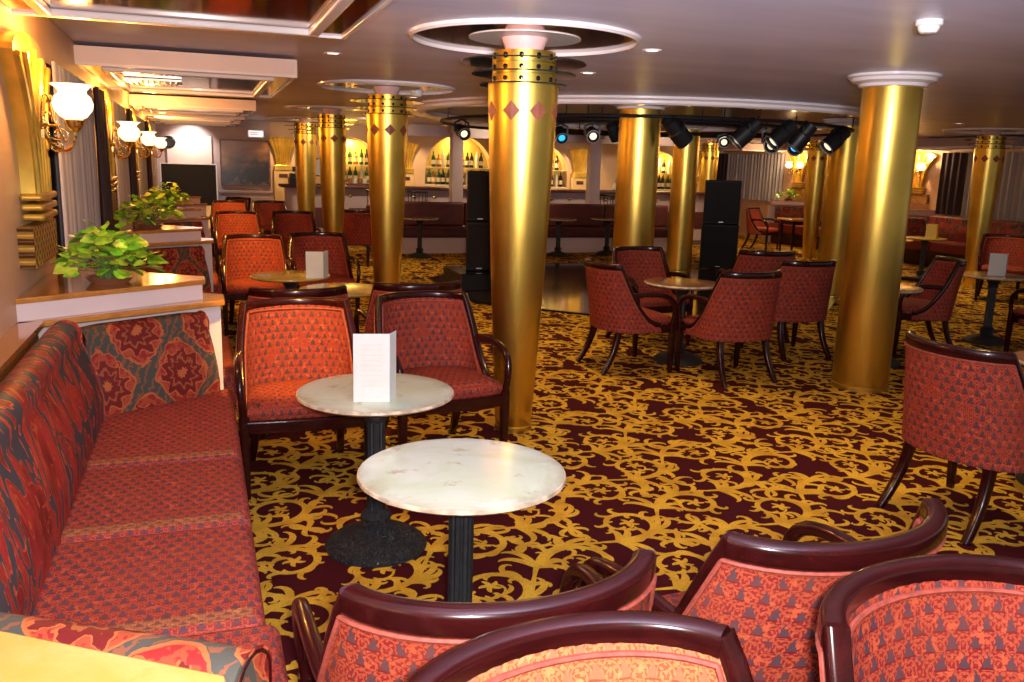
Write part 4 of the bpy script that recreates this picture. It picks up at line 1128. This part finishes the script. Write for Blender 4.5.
SP = [((5.31, 7.76), 1.955, (-.75, .25, -.75), 'lens_white', 'black stage spotlight tilted down above the right loudspeaker'),
      ((5.76, 7.77), 1.96, (-.8, .15, -.7), 'lens_white', 'stage spotlight with bright rim, left of the cluster beside the big plain column'),
      ((6.05, 7.82), 1.95, (-.5, .3, -.8), 'lens_white', 'stage spotlight in the middle of the cluster beside the big plain column'),
      ((6.70, 8.07), 1.945, (-.85, .1, -.75), 'lens_white', 'stage spotlight nearest the left edge of the big plain column'),
      ((4.58, 7.90), 1.94, (.75, .1, -.65), 'black', 'large black stage spotlight just right of the left plain column'),
      ((4.30, 9.34), 1.94, (-.25, -.9, -.35), 'lens_white', 'small pale lit stage spotlight left of the left plain column'),
      ((4.12, 9.86), 1.94, (-.1, -.8, -.5), 'lens_blue', 'cyan stage spotlight just right of the big gold column'),
      ((3.18, 8.9), 1.97, (-.4, .2, -.7), 'black', 'large black stage spotlight just left of the big gold column'),
      ((2.92, 10.0), 1.93, (.1, -.9, -.35), 'lens_white', 'small lit stage spotlight hanging above the left loudspeaker stack'),
      ((6.9, 10.6), 1.97, (-.5, -.8, -.15), 'lens_white', 'small lit stage spotlight above the right loudspeaker stack'),
      ((6.30, 8.69), 1.90, (-.5, -.8, -.2), 'lens_white', 'round pale lit stage spotlight lowest in the right cluster'),
      ((6.68, 8.76), 1.90, (-.5, -.8, -.3), 'lens_blue', 'round blue stage spotlight in the right cluster'),
      ((4.5, 9.18), 1.97, (.5, .2, -.7), 'black', 'dark stage spotlight beside the pale lit one left of the plain column')]
for (x, y), z, aim, ln, lb in SP:
    spot(lb, (x, y, z), aim, ln, .30 if y < 9 else .2, .095 if y < 9 else .075)
lamp('stage_glow', 'SPOT', (4.3, 9.3, 1.9), 60, (1, .8, .4), .08, target=(4.2, 8.0, 0), cone=R(70))

# ------------------------------------------------------------------ ceiling fittings
def downlight(label, x, y, z=CEIL, g='recessed ceiling downlights'):
    t = thing('downlight', label, 'ceiling light', (x, y, z), 0, g)
    MB().lathe([(.036, -.002), (.055, -.006), (.060, -.003), (.060, 0)], 28).build('trim_ring', 'white_trim', t)
    MB().lathe([(0, -.003), (.036, -.003), (.036, -.0005), (0, -.0005)], 24).build('lens', 'downlight', t)
DL = [((2.75, 6.1), 'ceiling downlight right of the big centre column ring'), ((2.55, 4.75), 'ceiling downlight nearest the top centre of the photo'), ((.86, 6.0), 'ceiling downlight between the panels and second column'), ((2.2, 9.4), 'ceiling downlight right of the second gold column'), ((9.1, 8.7), 'ceiling downlight left of the far right column')]
for p, l in DL: downlight(l, *p)
t = thing('smoke_detector', 'white smoke detector on the ceiling near the top right', 'smoke detector', (3.12, 3.22, CEIL))
MB().lathe([(.058, 0), (.058, -.020), (.050, -.026), (.046, -.026)], 32).build('base', 'plastic_white', t)
MB().lathe([(.046, -.026), (.046, -.036), (.036, -.052), (.026, -.056), (0, -.056)], 32).build('sensor_cap', 'plastic_white', t)
t = thing('smoke_detector', 'small white smoke detector on the ceiling right of the second column', 'smoke detector', (2.05, 8.0+.6, CEIL))
MB().lathe([(.058, 0), (.058, -.020), (.050, -.026), (.046, -.026)], 32).build('base', 'plastic_white', t)
MB().lathe([(.046, -.026), (.046, -.036), (.036, -.052), (.026, -.056), (0, -.056)], 32).build('sensor_cap', 'plastic_white', t)

# right hand ceiling soffits
for i, (a, c) in enumerate(((10.2, 12.6), (13.8, 16.1), (17.4, 20))):
    t = thing('ceiling_panel', '%s dropped ceiling panel over the right wall windows' % ('nearest', 'middle', 'farthest')[i], 'ceiling panel', (12.4, (a+c)/2, 2.06))
    MB().box((0, 0, .09), (1.2, c-a, .14)).build('soffit_box', 'mauve', t, smooth=False)
    b = MB(); b.box((-.59, 0, .01), (.03, c-a, .03)); b.box((0, (c-a)/2-.015, .01), (1.2, .03, .03)); b.box((0, -(c-a)/2+.015, .01), (1.2, .03, .03)); b.build('frame', 'white_trim', t, smooth=False)

# ------------------------------------------------------------------ lamps in the room
lamp('booth_downlight', 'SPOT', (.40, 3.45, 2.06), 230, (1, .64, .13), .04, target=(.42, 4.4, .62), cone=R(34), blend=.6)
for x, y, e in ((.40, 7.35, 190), (.40, 11.1, 200), (.40, 14.2, 200)):
    lamp('booth_downlight', 'SPOT', (x, y, 2.06), e, (1, .58, .10), .04, target=(x+.02, y+.95, .62), cone=R(36), blend=.6)
lamp('booth_downlight', 'SPOT', (.8, 6.4, 2.15), 40, (1, .66, .2), .04, target=(.75, 6.5, 0), cone=R(60), blend=.7)
for x, y, e in ((2.75, 6.1, 70), (2.55, 4.0, 45), (3.9, 3.4, 60), (2.6, 8.2, 80), (2.4, 12.5, 90), (9.3, 8.7, 90), (10.2, 10.2, 80), (10.4, 14.6, 120), (6.8, 6.9, 50), (12.1, 12.0, 50)):
    lamp('ceiling_downlight', 'SPOT', (x, y, 2.19), e, (1, .68, .30), .06, target=(x, y, 0), cone=R(105), blend=.9)
